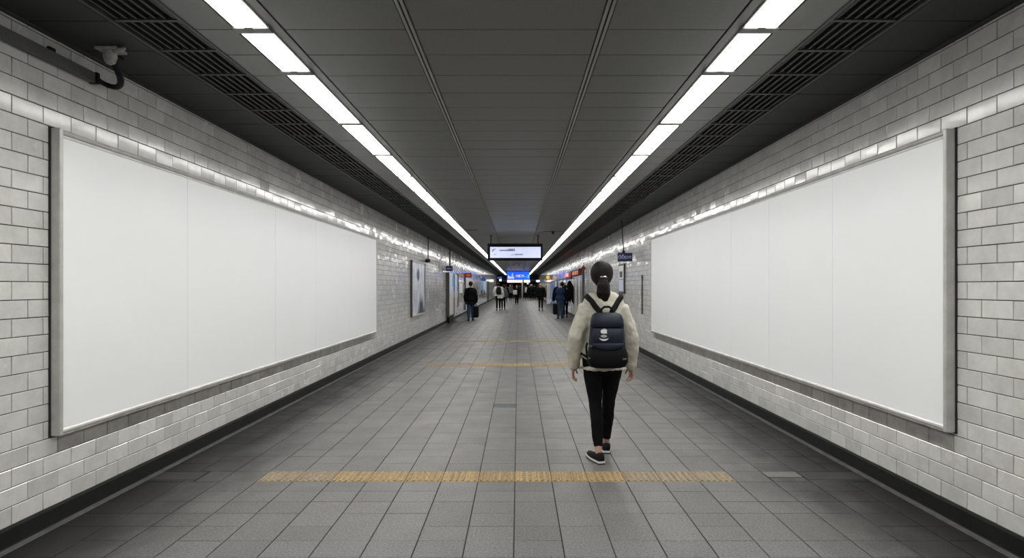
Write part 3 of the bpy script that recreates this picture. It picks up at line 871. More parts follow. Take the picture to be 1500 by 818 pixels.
xa, zt = at(715.3, 409.8, Yq); xb, zb = at(723, 413.2, Yq); xa = max(xa, XL + .02)
t = thing('lit_sign', 'white lit oblong sign jutting from the left wall far along', 'sign', ((xa + xb) / 2, Yq, zb)); hw = (xb - xa) / 2
MB().bbox(-hw, hw, 0, .1, 0, zt - zb, .02).build('lit_panel', 'sign_white_lit', t)
MB().box(-hw - .01, -hw + .01, .02, .08, .03, .1).build('bracket', 'black_metal', t)
for (px, m, lab, Yq, y0, y1, w) in ((731.5, 'blue_panel', 'small blue sign over the far end of the left wall', 66, 405.8, 408.5, 7), (733, 'sign_white_lit', 'tiny white lit sign below the far blue sign', 67, 409, 412.2, 3.4)):
    xq, zt = at(px, y0, Yq); _, zb = at(px, y1, Yq); hw = w * Yq / F / 2
    t = thing('far_sign', lab, 'sign', (xq, Yq, zb))
    MB().bbox(-hw, hw, 0, .1, 0, zt - zb, .01).build('sign_panel', m, t)
    MB().box(-.015, .015, .04, .07, zt - zb - .01, ZC - zb).build('hanger_rod', 'black_metal', t)

# ================================================================== RIGHT WALL THINGS
Ys = 13.3
xa, zt = at(905, 370.5, Ys); xb, zb = at(926.3, 383.2, Ys); hw = (xb - xa) / 2; hh = zt - zb
t = thing('blue_sign', 'navy blue hanging sign with white letters by the right billboard', 'sign', ((xa + xb) / 2, Ys, zb))
MB().bbox(-hw, hw, 0, .045, 0, hh, .004).build('sign_panel', 'navy_sign', t)
text('lettering', 'ODL', .105, 'ink_pale', t, (-hw * .38, -.002, hh * .47), bold=.0, sx=.95)
text('lettering', 'UOE', .085, 'ink_pale', t, (hw * .52, -.002, hh * .49), bold=.0, sx=.72)
mb = MB()
for px, pz, r in ((-hw * .70, hh * .72, .012), (-hw * .33, hh * .74, .015)): mb = MB().prism([(px - r, pz - r * .5), (px + r, pz - r * .5), (px + r * 1.3, pz + r), (px - r * .2, pz + r * .6)], -.004, .001); mb.build('accent_mark', 'ink_pale', t)
pts = [(-.03, .02, hh - .01), (-.03, .03, hh + .12), (-.05, .03, hh + .3), (-.075, .03, ZC - zb - .06), (-.085, .03, ZC - zb)]
MB().limb(pts, [.014, .012, .011, .011, .012], 8).build('hanger_cable', 'black_metal', t, True)
MB().bbox(-.06, .0, .0, .05, hh - .004, hh + .05, .005).build('clamp', 'black_metal', t)
ya, yb = wy_r(916.5), wy_r(908.5)
t = thing('framed_notice', 'narrow framed notice with white sheet below the navy sign', 'notice', (XR, ya, 1.32)); L = yb - ya
MB().bbox(-.045, -.016, 0, L, 0, .78, .005).build('backing', 'dark_strip', t)
MB().bbox(-.052, -.03, .06, L - .05, .05, .36, .002).build('lower_sheet', 'paper_blue', t)
MB().bbox(-.052, -.03, .06, L - .05, .38, .73, .002).build('upper_sheet', 'paper', t)
MB().bbox(-.055, -.04, .18, L - .2, .42, .58, .002).build('grey_print', 'trunk', t)
y = wy_r(942)
t = thing('wall_conduit', 'slim dark vertical conduit on the right wall before the billboard', 'conduit', (XR, y, .9))
MB().limb([(-.024, 0, 0), (-.024, 0, .85)], [.014, .014], 8).build('pipe', 'trunk', t, True)
for z in (.1, .45, .8): MB().bbox(-.042, -.006, -.03, .03, z - .012, z + .012, .003).build('clip', 'trunk', t)
# pole with diamond sign
Yp = 23.0
x, z = at(857.2, 393.2, Yp); x = min(x, XR - .10)
t = thing('signpost', 'grey post with a dark red diamond sign at the right wall', 'signpost', (x, Yp, 0))
MB().limb([(0, 0, .03), (0, 0, z)], [.055, .050], 12).build('post', 'trunk', t, True)
mb = MB().prism([(-.0, z - .11), (.11, z), (0, z + .11), (-.11, z)], -.075, -.052); mb.build('diamond', 'red_sign', t)
MB().bbox(-.09, .09, -.09, .09, 0, .03, .006).build('foot_plate', 'trunk', t)
# silver cladding and shopfront
ya, yb = wy_r(855), wy_r(840)
t = thing('metal_cladding', 'tall silver vertical metal panels on the right wall beside the shop', 'cladding', (XR, ya, .13)); L = yb - ya
n = 6
for i in range(n):
    a, b = L * i / n, L * (i + 1) / n
    MB().bbox(-.08, -.016, a + .02, b - .12, 0, 1.86, .008).build('panel', 'silver' if i % 2 == 0 else 'white_panel', t)
    MB().bbox(-.05, -.016, b - .12, b + .02, 0, 1.86, .004).build('dark_joint', 'dark_strip', t)
# red fascia sign above it
t = thing('fascia_sign', 'lit red shop fascia sign with white and orange letters on the right wall', 'sign', (XR, 0, 2.02))
y1_, y2_, y3_, y4_ = wy_r(852.5), wy_r(842.5), wy_r(839), wy_r(832.5)
MB().bbox(-.16, -.008, y1_, y2_, 0, .19, .008).build('sign_panel', 'red_sign', t)
MB().bbox(-.20, -.008, y2_, y3_, -.02, .24, .02).build('dark_boss', 'dark_strip', t)
MB().bbox(-.18, -.008, y3_, y4_, -.02, .21, .008).build('lit_panel', 'red_lit', t)
MB().bbox(-.18, -.01, y1_ - .3, y2_, .20, .26, .006).build('canopy_rail', 'dark_strip', t)
text('lettering', 'SEOEY', .22, 'orange_ink', t, (-.164, (y1_ + y2_) / 2, .09), rot=(PI / 2, 0, -PI / 2), sx=4.0)
text('lettering', 'GL', .24, 'ink_white', t, (-.184, (y3_ + y4_) / 2, .09), rot=(PI / 2, 0, -PI / 2), sx=5.5, bold=.006)
ya, yb = wy_r(838.5), wy_r(816)
t = thing('shopfront', 'glass shopfront with bluish panes and pale frames on the right wall', 'shopfront', (XR, ya, .13)); L = yb - ya
n = 4
for i in range(n):
    a, b = L * i / n, L * (i + 1) / n
    MB().box(-.05, -.02, a + .08, b - .08, .30, 1.78).build('pane', 'shop_glass', t)
    MB().bbox(-.10, -.008, a - .08, a + .08, 0, 1.78, .006).build('mullion', 'white_panel', t)
    MB().bbox(-.07, -.008, a + .08, b - .08, 0, .30, .005).build('kick_panel', 'white_panel', t)
MB().bbox(-.10, -.008, L - .08, L + .08, 0, 1.85, .006).build('mullion', 'white_panel', t)
MB().bbox(-.11, -.008, -.08, L + .08, 1.78, 1.86, .006).build('head_rail', 'dark_strip', t)
ya, yb = wy_r(815), wy_r(808.5)
t = thing('shop_panel', 'blue shop panel with pale edge post on the right wall farther on', 'panel', (XR, ya, .13)); L = yb - ya
MB().bbox(-.05, -.008, .3, L, 0, 1.72, .006).build('panel', 'blue_panel', t)
MB().bbox(-.09, -.008, 0, .3, 0, 1.80, .006).build('edge_post', 'white_panel', t)
MB().bbox(-.09, -.008, .3, L, 1.72, 1.82, .006).build('head_rail', 'dark_strip', t)
ya = wy_r(806.5)
t = thing('ticket_column', 'pale column with a grey base standing at the right wall farther on', 'column', (XR - .16, ya, 0))
MB().bbox(-.14, .14, -.14, .14, .06, 1.75, .02).build('shaft', 'white_panel', t)
MB().bbox(-.16, .16, -.18, .18, 0, .35, .02).build('base', 'paper', t)
Yq = 46.5
xq, zq = at(803.2, 406.4, Yq)
xq = min(xq, XR - .3)
t = thing('blade_sign', 'round yellow blade sign with red and white box below, right wall', 'sign', (xq, Yq, zq))
mb = MB().prism([(.15 * math.cos(2 * PI * k / 18), .15 * math.sin(2 * PI * k / 18)) for k in range(18)], 0, .08); mb.build('yellow_disc', 'yellow_sign', t)
MB().bbox(-.02, .24, 0, .1, -.24, -.12, .006).build('red_box', 'red_lit', t)
MB().bbox(-.04, .28, 0, .1, -.38, -.24, .006).build('white_box', 'sign_white_lit', t)
MB().box(.1, XR - xq - .01, .03, .06, -.20, -.17).build('bracket_arm', 'black_metal', t)
Yq = 62
xq, zq = at(788, 412, Yq); xq = min(xq, XR - .3)
t = thing('lit_oval_sign', 'small lilac lit oval sign high on the right near the far crowd', 'sign', (xq, Yq, zq))
mb = MB().prism([(.22 * math.cos(2 * PI * k / 18), .12 * math.sin(2 * PI * k / 18)) for k in range(18)], 0, .08); mb.build('lit_disc', 'lilac_lit', t)
MB().box(-.015, .015, .02, .05, .1, ZC - zq).build('hanger_rod', 'black_metal', t)
for px, py, r, lab in ((773, 415.7, .11, 'tiny round white lamp among the far crowd'), (779, 418, .13, 'tiny angular white lamp right of the round lamp over the far crowd')):
    xq, zq = at(px, py, 80)
    t = thing('far_lamp', lab, 'lamp', (xq, 80, zq))
    MB().ball((0, 0, 0), (r * 1.3, r * .6, r), 12).build('globe', 'sign_white_lit', t, True)
    MB().box(-.012, .012, -.012, .012, r * .8, ZC - zq).build('hanger_rod', 'black_metal', t)
t = thing('dark_beam', 'dark blue beam across the passage behind the blue direction sign', 'beam', (0, 76, 2.15))
MB().bbox(-W + .03, W - .03, 0, .3, 0, .30, .02).build('beam_face', 'navy_sign', t)
MB().bbox(-W + .03, W - .03, .02, .28, .30, ZC - 2.15 - .005, .02).build('bulkhead', 'end_dark', t)

# long black garment hanging from a bracket by the shop
Yg = 27.2
xg, zg = at(834.2, 411.2, Yg)
t = thing('hanging_garment', 'long black pointed garment hanging from a bracket beside the shopfront', 'garment', (xg, Yg, 0))
mb = MB(); R = []
for i in range(15):
    q = i / 14; z = zg - q * 1.14
    cx = .20 * q ** 1.4
    w = .035 + .13 * math.sin(PI * min(1, q * 1.12) ** .8) if q < .9 else .12 * (1 - q) / .1 * .55 + .012
    R.append([V((cx + w * math.cos(2 * PI * k / 20), (.035 + .02 * math.sin(5 * 2 * PI * k / 20 + q)) * math.sin(2 * PI * k / 20) * (w / .12 + .2), z)) for k in range(20)])
mb.rings(R); mb.build('cloth', 'black_cloth', t, True)
MB().limb([(0, 0, zg - .02), (0.0, 0, zg + .06), (.12, 0, zg + .10), (XR - xg - .085, 0, zg + .10)], [.012] * 4, 8, (0, 0, 1)).build('bracket_hook', 'black_metal', t, True)

# ================================================================== PEOPLE
def foldf(amp, sc):
    def f(p):
        return amp * (noise.noise(V((p.x * sc, p.y * sc, p.z * sc * .8))) + .5 * noise.noise(V((p.x * sc * 2.3, p.y * sc * 2.3, p.z * sc * 2.0 + 9))))
    return f

def add_hand(mb, w, d, n, fwd, k=1.0):
    """w wrist, d towards the fingers, n palm normal, fwd thumb side"""
    d = V(d).normalized(); n = V(n); n = (n - d * n.dot(d)).normalized()
    s = d.cross(n)
    if s.dot(V(fwd)) < 0: s = -s
    w = V(w)
    mb.limb([w - d * .02, w + d * .02, w + d * .055 * k, w + d * .085 * k], [(.027 * k, .02 * k), (.029 * k, .019 * k), (.038 * k, .016 * k), (.037 * k, .013 * k)], 12, n)
    for o, L in ((.030, .070), (.010, .080), (-.010, .074), (-.029, .058)):
        L *= k; b = w + d * (.082 * k) + s * (o * k)
        p1 = b + d * (.42 * L) + n * (.05 * L); p2 = p1 + (d * .80 + n * .6) * (.32 * L); p3 = p2 + (d * .35 + n * .93) * (.26 * L)
        mb.limb([b - d * .012, p1, p2, p3], [.0088 * k, .0086 * k, .0078 * k, .0066 * k], 8, n)
    b = w + d * (.022 * k) + s * (.024 * k)
    p1 = b + (d * .62 + s * .62 + n * .35) * (.036 * k); p2 = p1 + (d * .86 + s * .18 + n * .4) * (.030 * k); p3 = p2 + (d * .9 + n * .42) * (.022 * k)
    mb.limb([b - s * .008, p1, p2, p3], [.0125 * k, .011 * k, .0095 * k, .0075 * k], 8, n)

def shoe(person, ank, yaw, k=1.0, pitch=0.0, white=True, main='shoe'):
    """trainer: upper, midsole, outsole, laces; ank = ankle joint, yaw about z (0 = +y)"""
    Lg = .265 * k
    def hwid(t): return k * (.030 + .017 * math.sin(PI * min(1, max(0, t)) ** 1.15)) * (1 if t < .88 else math.sqrt(max(0.05, 1 - ((t - .88) / .13) ** 2))) * (1 if t > .06 else .80)
    def up(t):
        return k * (.092 - .006 * t if t < .28 else .092 - .036 * min(1, (t - .28) / .45) - .010 * max(0, t - .73) / .27)
    rot = Matrix.Rotation(yaw, 3, 'Z') @ Matrix.Rotation(-pitch, 3, 'X')
    base = V((ank[0], ank[1], 0))
    def T(p): return base + rot @ (V(p) + V((0, -.065 * k, 0)))
    ns = 16; N = 18
    R = []
    for i in range(ns):
        t = i / (ns - 1); w = hwid(t); h = up(t); y = t * Lg
        ring = []
        for q in range(N):
            a = PI * q / (N - 1)
            cx = math.cos(a); sz = math.sin(a)
            ring.append(T((w * math.copysign(abs(cx) ** .7, cx), y, .022 * k + (h - .022 * k) * sz ** .8)))
        R.append(ring)
    sh = MB().rings(R).build('shoe', main, person, True)
    def slab(z0, z1, g, nm, m):
        mb = MB(); out = []
        for i in range(ns): t = i / (ns - 1); out.append((hwid(t) + g, t * Lg))
        poly = [(x, y) for x, y in out] + [(-x, y) for x, y in reversed(out)]
        cy = Lg / 2
        poly = [(x, cy + (y - cy) * (1 + g * 2 / Lg)) for x, y in poly]
        mb.rings([[T((x, y, z)) for x, y in poly] for z in (z0, z1)]); return mb.build(nm, m, sh)
    slab(0.0, .010 * k, .002, 'outsole', 'shoe')
    slab(.010 * k, .027 * k, .003, 'midsole', 'rubber_white' if white else 'shoe')
    if white:
        for i in range(3):
            t = .42 + .09 * i; w = hwid(t) * .55; z = up(t) * .97
            MB().limb([T((-w, t * Lg, z - .006)), T((0, t * Lg + .004, z + .003)), T((w, t * Lg, z - .006))], [.0035] * 3, 6, (0, 0, 1)).build('lace', 'rubber_white', sh, True)
    return sh

def person(loc, yaw, lab, H=1.72, voxel=.009, top='black_cloth', legs='black_cloth', hair='hair', hem=.47, wide=1.0, stride=.14, swing=.10,
           bulk=.030, sleeve=None, J=None, group=None, ponytail=False, white_sole=False, legbulk=.012, fold=.006, cuff=.06, hands_fwd=0.0, ratio=1.0, gv=.013, headturn=0.0, hips=0.0):
    """one walking figure facing +y before yaw; body is one skin, clothes and hair are its children"""
    u = H / 1.72
    j = dict(hipL=(-.088, 0, .905), hipR=(.088, 0, .905), kneeL=(-.085, -.02 - stride * .15, .50), kneeR=(.085, .05 + stride * .35, .50),
             ankL=(-.085, -stride, .085), ankR=(.085, stride, .085), shL=(-.180 * wide, 0, 1.395), shR=(.180 * wide, 0, 1.395),
             elL=(-.245 * wide, swing * .2 - .03, 1.10), elR=(.245 * wide, -swing * .5 - .03, 1.10),
             wrL=(-.262 * wide, swing + .05 + hands_fwd, .86), wrR=(.262 * wide, -swing * .6 + .05 + hands_fwd, .86), head=(0, .015, 1.60), toeL=.12, toeR=-.12)
    if J: j.update(J)
    P = {k_: (V(v) * u if isinstance(v, tuple) else v) for k_, v in j.items()}
    def z(q): return q * u
    def torso(mb, g, z0=None, flare=0.0, cut=None):
        prof = [(.83, .09, .080), (.87, .150, .108), (.93, .168, .118), (1.03, .140, .098), (1.12, .130, .095), (1.25, .148, .108), (1.34, .152, .100), (1.41, .125, .080), (1.445, .075, .062)]
        pts, rad = [], []
        for q, a, b in prof:
            if z0 is not None and q < z0: continue
            if cut is not None and q > cut: continue
            pts.append(V((0, -.012 if q > 1.2 else 0, z(q)))); rad.append((u * (a * wide + g), u * (b + g)))
        if z0 is not None:
            a, b = rad[0]; pts.insert(0, V((0, 0, z(z0)))); rad.insert(0, (max(a, u * (.165 * wide + g)) + flare, max(b, u * (.115 + g)) + flare))
        mb.limb(pts, rad, 20, (0, 1, 0), dome=(z0 is None))
    b = MB()
    torso(b, -.004)
    for sd in 'LR':
        sg = -1 if sd == 'L' else 1
        b.limb([P['hip' + sd] + V((0, 0, .03)), P['hip' + sd] * .55 + P['knee' + sd] * .45, P['knee' + sd], P['knee' + sd] * .68 + P['ank' + sd] * .32 + V((0, -.012, 0)), P['ank' + sd], P['ank' + sd] - V((0, 0, .04))],
               [.080 * u, .068 * u, .049 * u, .045 * u, .030 * u, .031 * u], 14)
        fd = V((-math.sin(P['toe' + sd]), math.cos(P['toe' + sd]), 0)); a0 = P['ank' + sd].copy(); a0.z = .034 * u
        b.limb([a0 - fd * .030 * u, a0 + fd * .05 * u, a0 + fd * .105 * u], [.024 * u, .022 * u, .013 * u], 10, (0, 0, 1))
        sh, el, wr = P['sh' + sd], P['el' + sd], P['wr' + sd]
        b.limb([sh - V((sg * .05, 0, -.01)), sh, sh * .5 + el * .5, el, el * .6 + wr * .4, wr], [.05 * u, .050 * u, .042 * u, .036 * u, .036 * u, .025 * u], 12)
        d = (wr - el).normalized() * .8 + V((0, 0, -.35))
        add_hand(b, wr, d, (-sg, -.25, 0), (0, 1, 0), u)
    hd = P['head']
    b.limb([V((0, -.012, z(1.40))), hd + V((0, -.02, -.07 * u))], [.055 * u, .050 * u], 14)
    hr = Matrix.Rotation(headturn, 3, 'Z')
    def hp(x, y, q): return hd + hr @ (V((x, y, q)) * u)
    b.ball(hp(0, 0, .022), (.074 * u, .093 * u, .100 * u), 18)
    b.ball(hp(0, .032, -.055), (.056 * u, .060 * u, .062 * u), 14)
    b.ball(hp(0, .074, -.092), (.022 * u, .018 * u, .018 * u), 10)
    b.limb([hp(0, .090, .018), hp(0, .108, -.022)], [.009 * u, .014 * u], 8, (1, 0, 0))
    b.ball(hp(0, .088, -.062), (.024 * u, .012 * u, .009 * u), 10)
    b.limb([hp(-.045, .082, .028), hp(0, .092, .030), hp(.045, .082, .028)], [.009 * u] * 3, 8, (0, 0, 1))
    for sg in (-1, 1): b.ball(hp(sg * .076, -.006, -.012), (.010 * u, .020 * u, .032 * u), 10)
    root = b.remesh('person', 'skin', voxel, 3, None, ratio=ratio)
    tag(root, lab, 'person', group)
    for sg in (-1, 1): MB().ball(hp(sg * .031, .083, .006), (.013 * u, .008 * u, .008 * u), 10).build('eye', 'eye', root, True)
    # hair
    h = MB()
    h.ball(hp(0, -.024, .030), ((.102 if ponytail else .092) * u, .100 * u, (.114 if ponytail else .106) * u), 22)
    h.ball(hp(0, -.045, -.030), (.074 * u, .060 * u, .065 * u), 14)
    h.limb([hp(-.080, .020, .055), hp(0, .062, .100), hp(.080, .020, .055)], [.020 * u, .024 * u, .020 * u], 10, (0, 0, 1))
    if ponytail: h.ball(hp(0, -.105, -.02), (.045 * u, .034 * u, .04 * u), 12)
    h.remesh('hair', hair, max(.008, voxel), 6, root, fold=foldf(.0012, 30))
    # trousers
    l = MB()
    g = legbulk
    l.limb([V((0, 0, z(.815))), V((0, 0, z(.93))), V((0, 0, z(1.02)))], [(u * (.142 * wide + g + hips), u * (.104 + g + hips * .5)), (u * (.170 * wide + g + hips), u * (.120 + g + hips * .5)), (u * (.142 * wide + g), u * (.10 + g))], 20)
    for sd in 'LR':
        k_, a_ = P['knee' + sd], P['ank' + sd]
        end = k_ * (cuff / 1.0) + a_ * (1 - cuff)
        l.limb([P['hip' + sd] + V((0, 0, .03)), P['hip' + sd] * .55 + k_ * .45, k_, k_ * .68 + a_ * .32 + V((0, -.012, 0)), end],
               [u * (.084 + g + hips * .6), u * (.072 + g + hips * .5), u * (.054 + g), u * (.052 + g), u * (.035 + g * .9 if legbulk > .01 else .039)], 14, dome=False)
    l.remesh('trousers', legs, gv, 3, root, fold=foldf(fold * .5, 14))
    # jacket: torso and sleeves
    t_ = MB(); torso(t_, bulk, z0=hem * 1.72, flare=.012)
    if not sleeve or sleeve == top:
        targets = [(t_, 'jacket', top)]
    s_ = t_ if (not sleeve or sleeve == top) else None
    for sd in 'LR':
        sg = -1 if sd == 'L' else 1
        sh, el, wr = P['sh' + sd], P['el' + sd], P['wr' + sd]
        mbs = t_ if s_ is not None else MB()
        g2 = bulk * .62
        mbs.limb([sh - V((sg * .07 * u, 0, -.012)), sh, sh * .5 + el * .5, el, el * .55 + wr * .45, wr + (el - wr) * .05],
                 [u * (.056 + g2), u * (.056 + g2), u * (.050 + g2), u * (.045 + g2), u * (.043 + g2), u * (.032 + g2)], 14)
        if s_ is None: mbs.remesh('sleeve', sleeve, gv, 3, root, fold=foldf(fold, 16))
    t_.limb([V((0, -.012, z(1.42))), V((0, -.012, z(1.47)))], [.075 * u, .066 * u], 16, dome=False)
    jk = t_.remesh('jacket', top, gv, 3, root, fold=foldf(fold, 14))
    for sd in 'LR':
        shoe(root, P['ank' + sd], P['toe' + sd], u, 0, white_sole)
    root.location = loc; root.rotation_euler = (0, 0, yaw)
    root['P'] = [0.0]
    del root['P']
    return root, P, jk, hp

# ---------------------------------------------------------------- the woman walking away
WX, WY = .822, 4.93
JW = dict(hipL=(-.094, 0, .880), hipR=(.094, 0, .880), kneeL=(-.072, -.02, .49), kneeR=(.060, .06, .49), ankL=(-.060, -.155, .088), ankR=(.050, .150, .088),
          shL=(-.158, -.01, 1.292), shR=(.158, -.01, 1.292), elL=(-.246, -.05, 1.06), elR=(.246, -.02, 1.06), wrL=(-.258, .03, .800), wrR=(.262, .06, .795),
          head=(-.012, .015, 1.585), toeL=.30, toeR=-.10)
w, PW, jkt, hpW = person((WX, WY, 0), 0, 'woman walking away in a cream jacket and black leggings, wearing a navy backpack', H=1.72, voxel=.0052, top='cream', legs='black_cloth', hem=.452, J=JW,
                    bulk=.036, ponytail=True, white_sole=True, legbulk=.004, hips=.016, cuff=.10, fold=.011, gv=.0085)
# ponytail and clip
pt = MB()
c0 = hpW(0, -.118, -.012)
for i in range(13):
    a = 2 * PI * i / 13; rr = .026 if i % 2 else .014
    dx, dy = math.cos(a), math.sin(a)
    pt.limb([c0 + V((dx * .010, dy * .008, .0)), c0 + V((dx * .038 * (rr / .026), -.018 + dy * .016, -.06)), c0 + V((dx * .046 * (rr / .026), -.018 + dy * .018, -.13)), c0 + V((dx * .032 * (rr / .026) + .006, -.002 + dy * .014, -.20)), c0 + V((dx * .010 + .008, .004, -.245 - .02 * (i % 3)))],
            [.016, .022, .022, .016, .005], 8)
pt.remesh('ponytail', 'hair', .007, 3, w, fold=foldf(.0025, 40))
MB().limb([c0 + V((-.020, -.020, .008)), c0 + V((0, -.026, .010)), c0 + V((.020, -.020, .008))], [.008, .009, .008], 10, (0, 0, 1)).build('hair_clip', 'chrome', w, True)
# collar seam of the jacket
# ---------------------------------------------------------------- backpack
bp = thing('backpack', 'navy and black backpack with pale logo on the back of the walking woman', 'backpack', (WX, WY - .15, .82))
bvh = BVHTree.FromPolygons([v.co for v in jkt.data.vertices], [p.vertices for p in jkt.data.polygons])
OFF = V((0, .15, -.82))                 # woman local -> backpack local
def onjacket(p, off):
    co, no, _, _ = bvh.find_nearest(V(p)); return co + no * off + OFF
def super_ring(a, b, zc, yc, n=32, e=.62):
    return [V((a * math.copysign(abs(math.cos(2 * PI * k / n)) ** e, math.cos(2 * PI * k / n)), yc + b * math.copysign(abs(math.sin(2 * PI * k / n)) ** e, math.sin(2 * PI * k / n)), zc)) for k in range(n)]
def bagpart(nm, m, prof, e=.62):
    return MB().rings([super_ring(a, b, z, y, e=e) for z, a, b, y in prof]).build(nm, m, bp, True)
# z from 0 (bottom) to .46; back face against the jacket at about y=-.0
bagpart('main_body', 'navy_bag', [(.004, .120, .050, -.072), (.02, .150, .066, -.072), (.10, .160, .072, -.074), (.22, .152, .070, -.072), (.34, .140, .062, -.066), (.42, .130, .052, -.058), (.446, .112, .036, -.052), (.453, .08, .018, -.05)])
bagpart('top_flap', 'navy_bag', [(.338, .132, .060, -.078), (.345, .142, .070, -.078), (.40, .136, .064, -.070), (.44, .124, .050, -.060), (.456, .100, .030, -.054), (.460, .07, .014, -.052)])
fp = bagpart('front_pocket', 'navy_bag', [(.205, .122, .030, -.132), (.215, .132, .036, -.132), (.27, .130, .036, -.128), (.325, .124, .030, -.122), (.335, .11, .020, -.118)])
bagpart('pocket_flap', 'navy_bag', [(.152, .05, .026, -.142), (.160, .085, .034, -.140), (.175, .118, .038, -.138), (.198, .130, .040, -.136), (.212, .126, .034, -.134)])
bagpart('lower_pouch', 'black_bag', [(.000, .110, .050, -.088), (.012, .150, .072, -.090), (.05, .168, .082, -.094), (.11, .168, .080, -.094), (.165, .156, .070, -.090), (.178, .140, .060, -.088)])
# logo: blob with a bite and a leaf, an oval and a crescent below
def printed(nm, m, poly, y): return MB().prism(poly, y - .0015, y + .004).build(nm, m, fp)
lx, yl = -.036, -.1665
blob = []
for k in range(40):
    a = 2 * PI * k / 40; c, s = math.cos(a), math.sin(a)
    x = .029 * math.copysign(abs(c) ** .6, c); zz = .017 * math.copysign(abs(s) ** .6, s)
    d = math.hypot(x - .034, zz - .0)
    if d < .016: x -= (.016 - d) * 1.0
    blob.append((lx + x, .308 + zz))
printed('logo_mark', 'logo', blob, yl + .004)
printed('logo_leaf', 'logo_grey', [(lx - .012, .327), (lx + .010, .327), (lx + .014, .333), (lx - .004, .333)], yl + .007)
printed('logo_oval', 'logo_grey', [(lx - .004 + .026 * math.cos(2 * PI * k / 20), .270 + .012 * math.sin(2 * PI * k / 20)) for k in range(20)], yl)
cr = [(lx - .004 + .038 * math.cos(PI + PI * k / 12), .258 + .026 * math.sin(PI + PI * k / 12)) for k in range(13)] + [(lx - .004 + .036 * math.cos(-PI * k / 12), .256 + .010 * math.sin(-PI * k / 12)) for k in range(1, 12)]
printed('logo_crescent', 'logo', cr, yl)
for x, z in ((-.148, .185), (-.150, .085), (.130, .080)):
    MB().bbox(x - .016, x + .016, -.172 if abs(x) < .14 else -.150, -.150 if abs(x) < .14 else -.128, z - .007, z + .007, .003).build('buckle', 'grey_cloth', bp)
def ribbon(pts, w, th, ref): return MB().limb(pts, [(w, th)] * len(pts), 10, ref)
for sg in (-1, 1):
    # over the shoulder
    top_ = [V((sg * .050, -.02, .452)), V((sg * .060, -.005, .475))]
    key = [(sg * .085, -.12, 1.335), (sg * .115, -.11, 1.375), (sg * .150, -.07, 1.415), (sg * .160, 0, 1.43), (sg * .155, .07, 1.39), (sg * .145, .13, 1.30), (sg * .140, .15, 1.18), (sg * .150, .15, 1.05), (sg * .185, .09, .97), (sg * .19, 0, .93), (sg * .17, -.08, .91)]
    pts = []
    for a, b_ in zip(key[:-1], key[1:]):
        for q in (0, .5): pts.append(onjacket(V(a).lerp(V(b_), q), .008))
    pts.append(onjacket(V(key[-1]), .008)); pts = top_ + pts + [V((sg * .15, -.02, .07))]
    mb = MB(); N = 8; R = []
    for i, p in enumerate(pts):
        tt = (pts[min(i + 1, len(pts) - 1)] - pts[max(i - 1, 0)]).normalized()
        co, no, _, _ = bvh.find_nearest(p - OFF); no = (no - tt * no.dot(tt)).normalized(); sdv = tt.cross(no)
        wd = .024 if i < 14 else .014
        R.append([p + sdv * (wd * math.cos(2 * PI * k / N)) + no * (.006 * math.sin(2 * PI * k / N)) for k in range(N)])
    mb.rings(R).build('shoulder_strap', 'black_bag', bp, True)
hp_ = [(-.050, -.050, .452), (-.046, -.058, .485), (-.022, -.062, .508), (.022, -.062, .508), (.046, -.058, .485), (.050, -.050, .452)]
ribbon([V(p) for p in hp_], .010, .006, (0, 1, 0)).build('grab_handle', 'black_bag', bp, True)
MB().limb([V((-.160, -.03, .20)), V((-.172, -.05, .17)), V((-.166, -.06, .09))], [(.009, .004)] * 3, 8).build('side_strap', 'black_bag', bp, True)

# ---------------------------------------------------------------- other people
def px(x, Y): return CX + (x - 759) * Y / F
def bag(loc, name, m, lab, cat, w_, d_, h_, group=None):
    t = thing(name, lab, cat, loc, group)
    MB().bbox(-w_ / 2, w_ / 2, -d_ / 2, d_ / 2, 0, h_, min(w_, d_) * .22).build('bag_body', m, t)
    hw = min(w_, .2) * .4
    MB().limb([(-hw, 0, h_ - .01), (-hw * .9, 0, h_ + .05), (hw * .9, 0, h_ + .05), (hw, 0, h_ - .01)] if w_ > d_ else [(0, -hw * 1.3, h_ - .01), (0, -hw, h_ + .05), (0, hw, h_ + .05), (0, hw * 1.3, h_ - .01)], [.012] * 4, 8, (0, 1, .2)).build('handle', 'black_bag', t, True)
    MB().bbox(-w_ * .32, w_ * .32, -d_ / 2 - .012, -d_ / 2 + .01, h_ * .15, h_ * .6, .006).build('pocket', m, t)
    return t
def pack(loc, yaw, m, lab, sc=1.0):
    t = thing('rucksack', lab, 'backpack', loc); t.rotation_euler = (0, 0, yaw)
    MB().rings([super_ring(a * sc, b * sc, z * sc, -.08 * sc, 20) for z, a, b in ((0, .11, .06), (.03, .15, .085), (.2, .16, .09), (.38, .14, .07), (.45, .09, .04))]).build('main_body', m, t, True)
    MB().rings([super_ring(a * sc, b * sc, z * sc, -.15 * sc, 20) for z, a, b in ((.03, .10, .03), (.06, .12, .04), (.18, .12, .04), (.21, .10, .025))]).build('front_pocket', m, t, True)
    for sg in (-1, 1): MB().limb([V((sg * .09, -.03, .42)) * sc, V((sg * .12, .06, .50)) * sc, V((sg * .13, .16, .44)) * sc], [(.022, .008)] * 3, 8).build('strap', m, t, True)
    MB().limb([V((-.03, -.04, .44)) * sc, V((0, -.05, .49)) * sc, V((.03, -.04, .44)) * sc], [.008] * 3, 8).build('grab_handle', m, t, True)
    return t

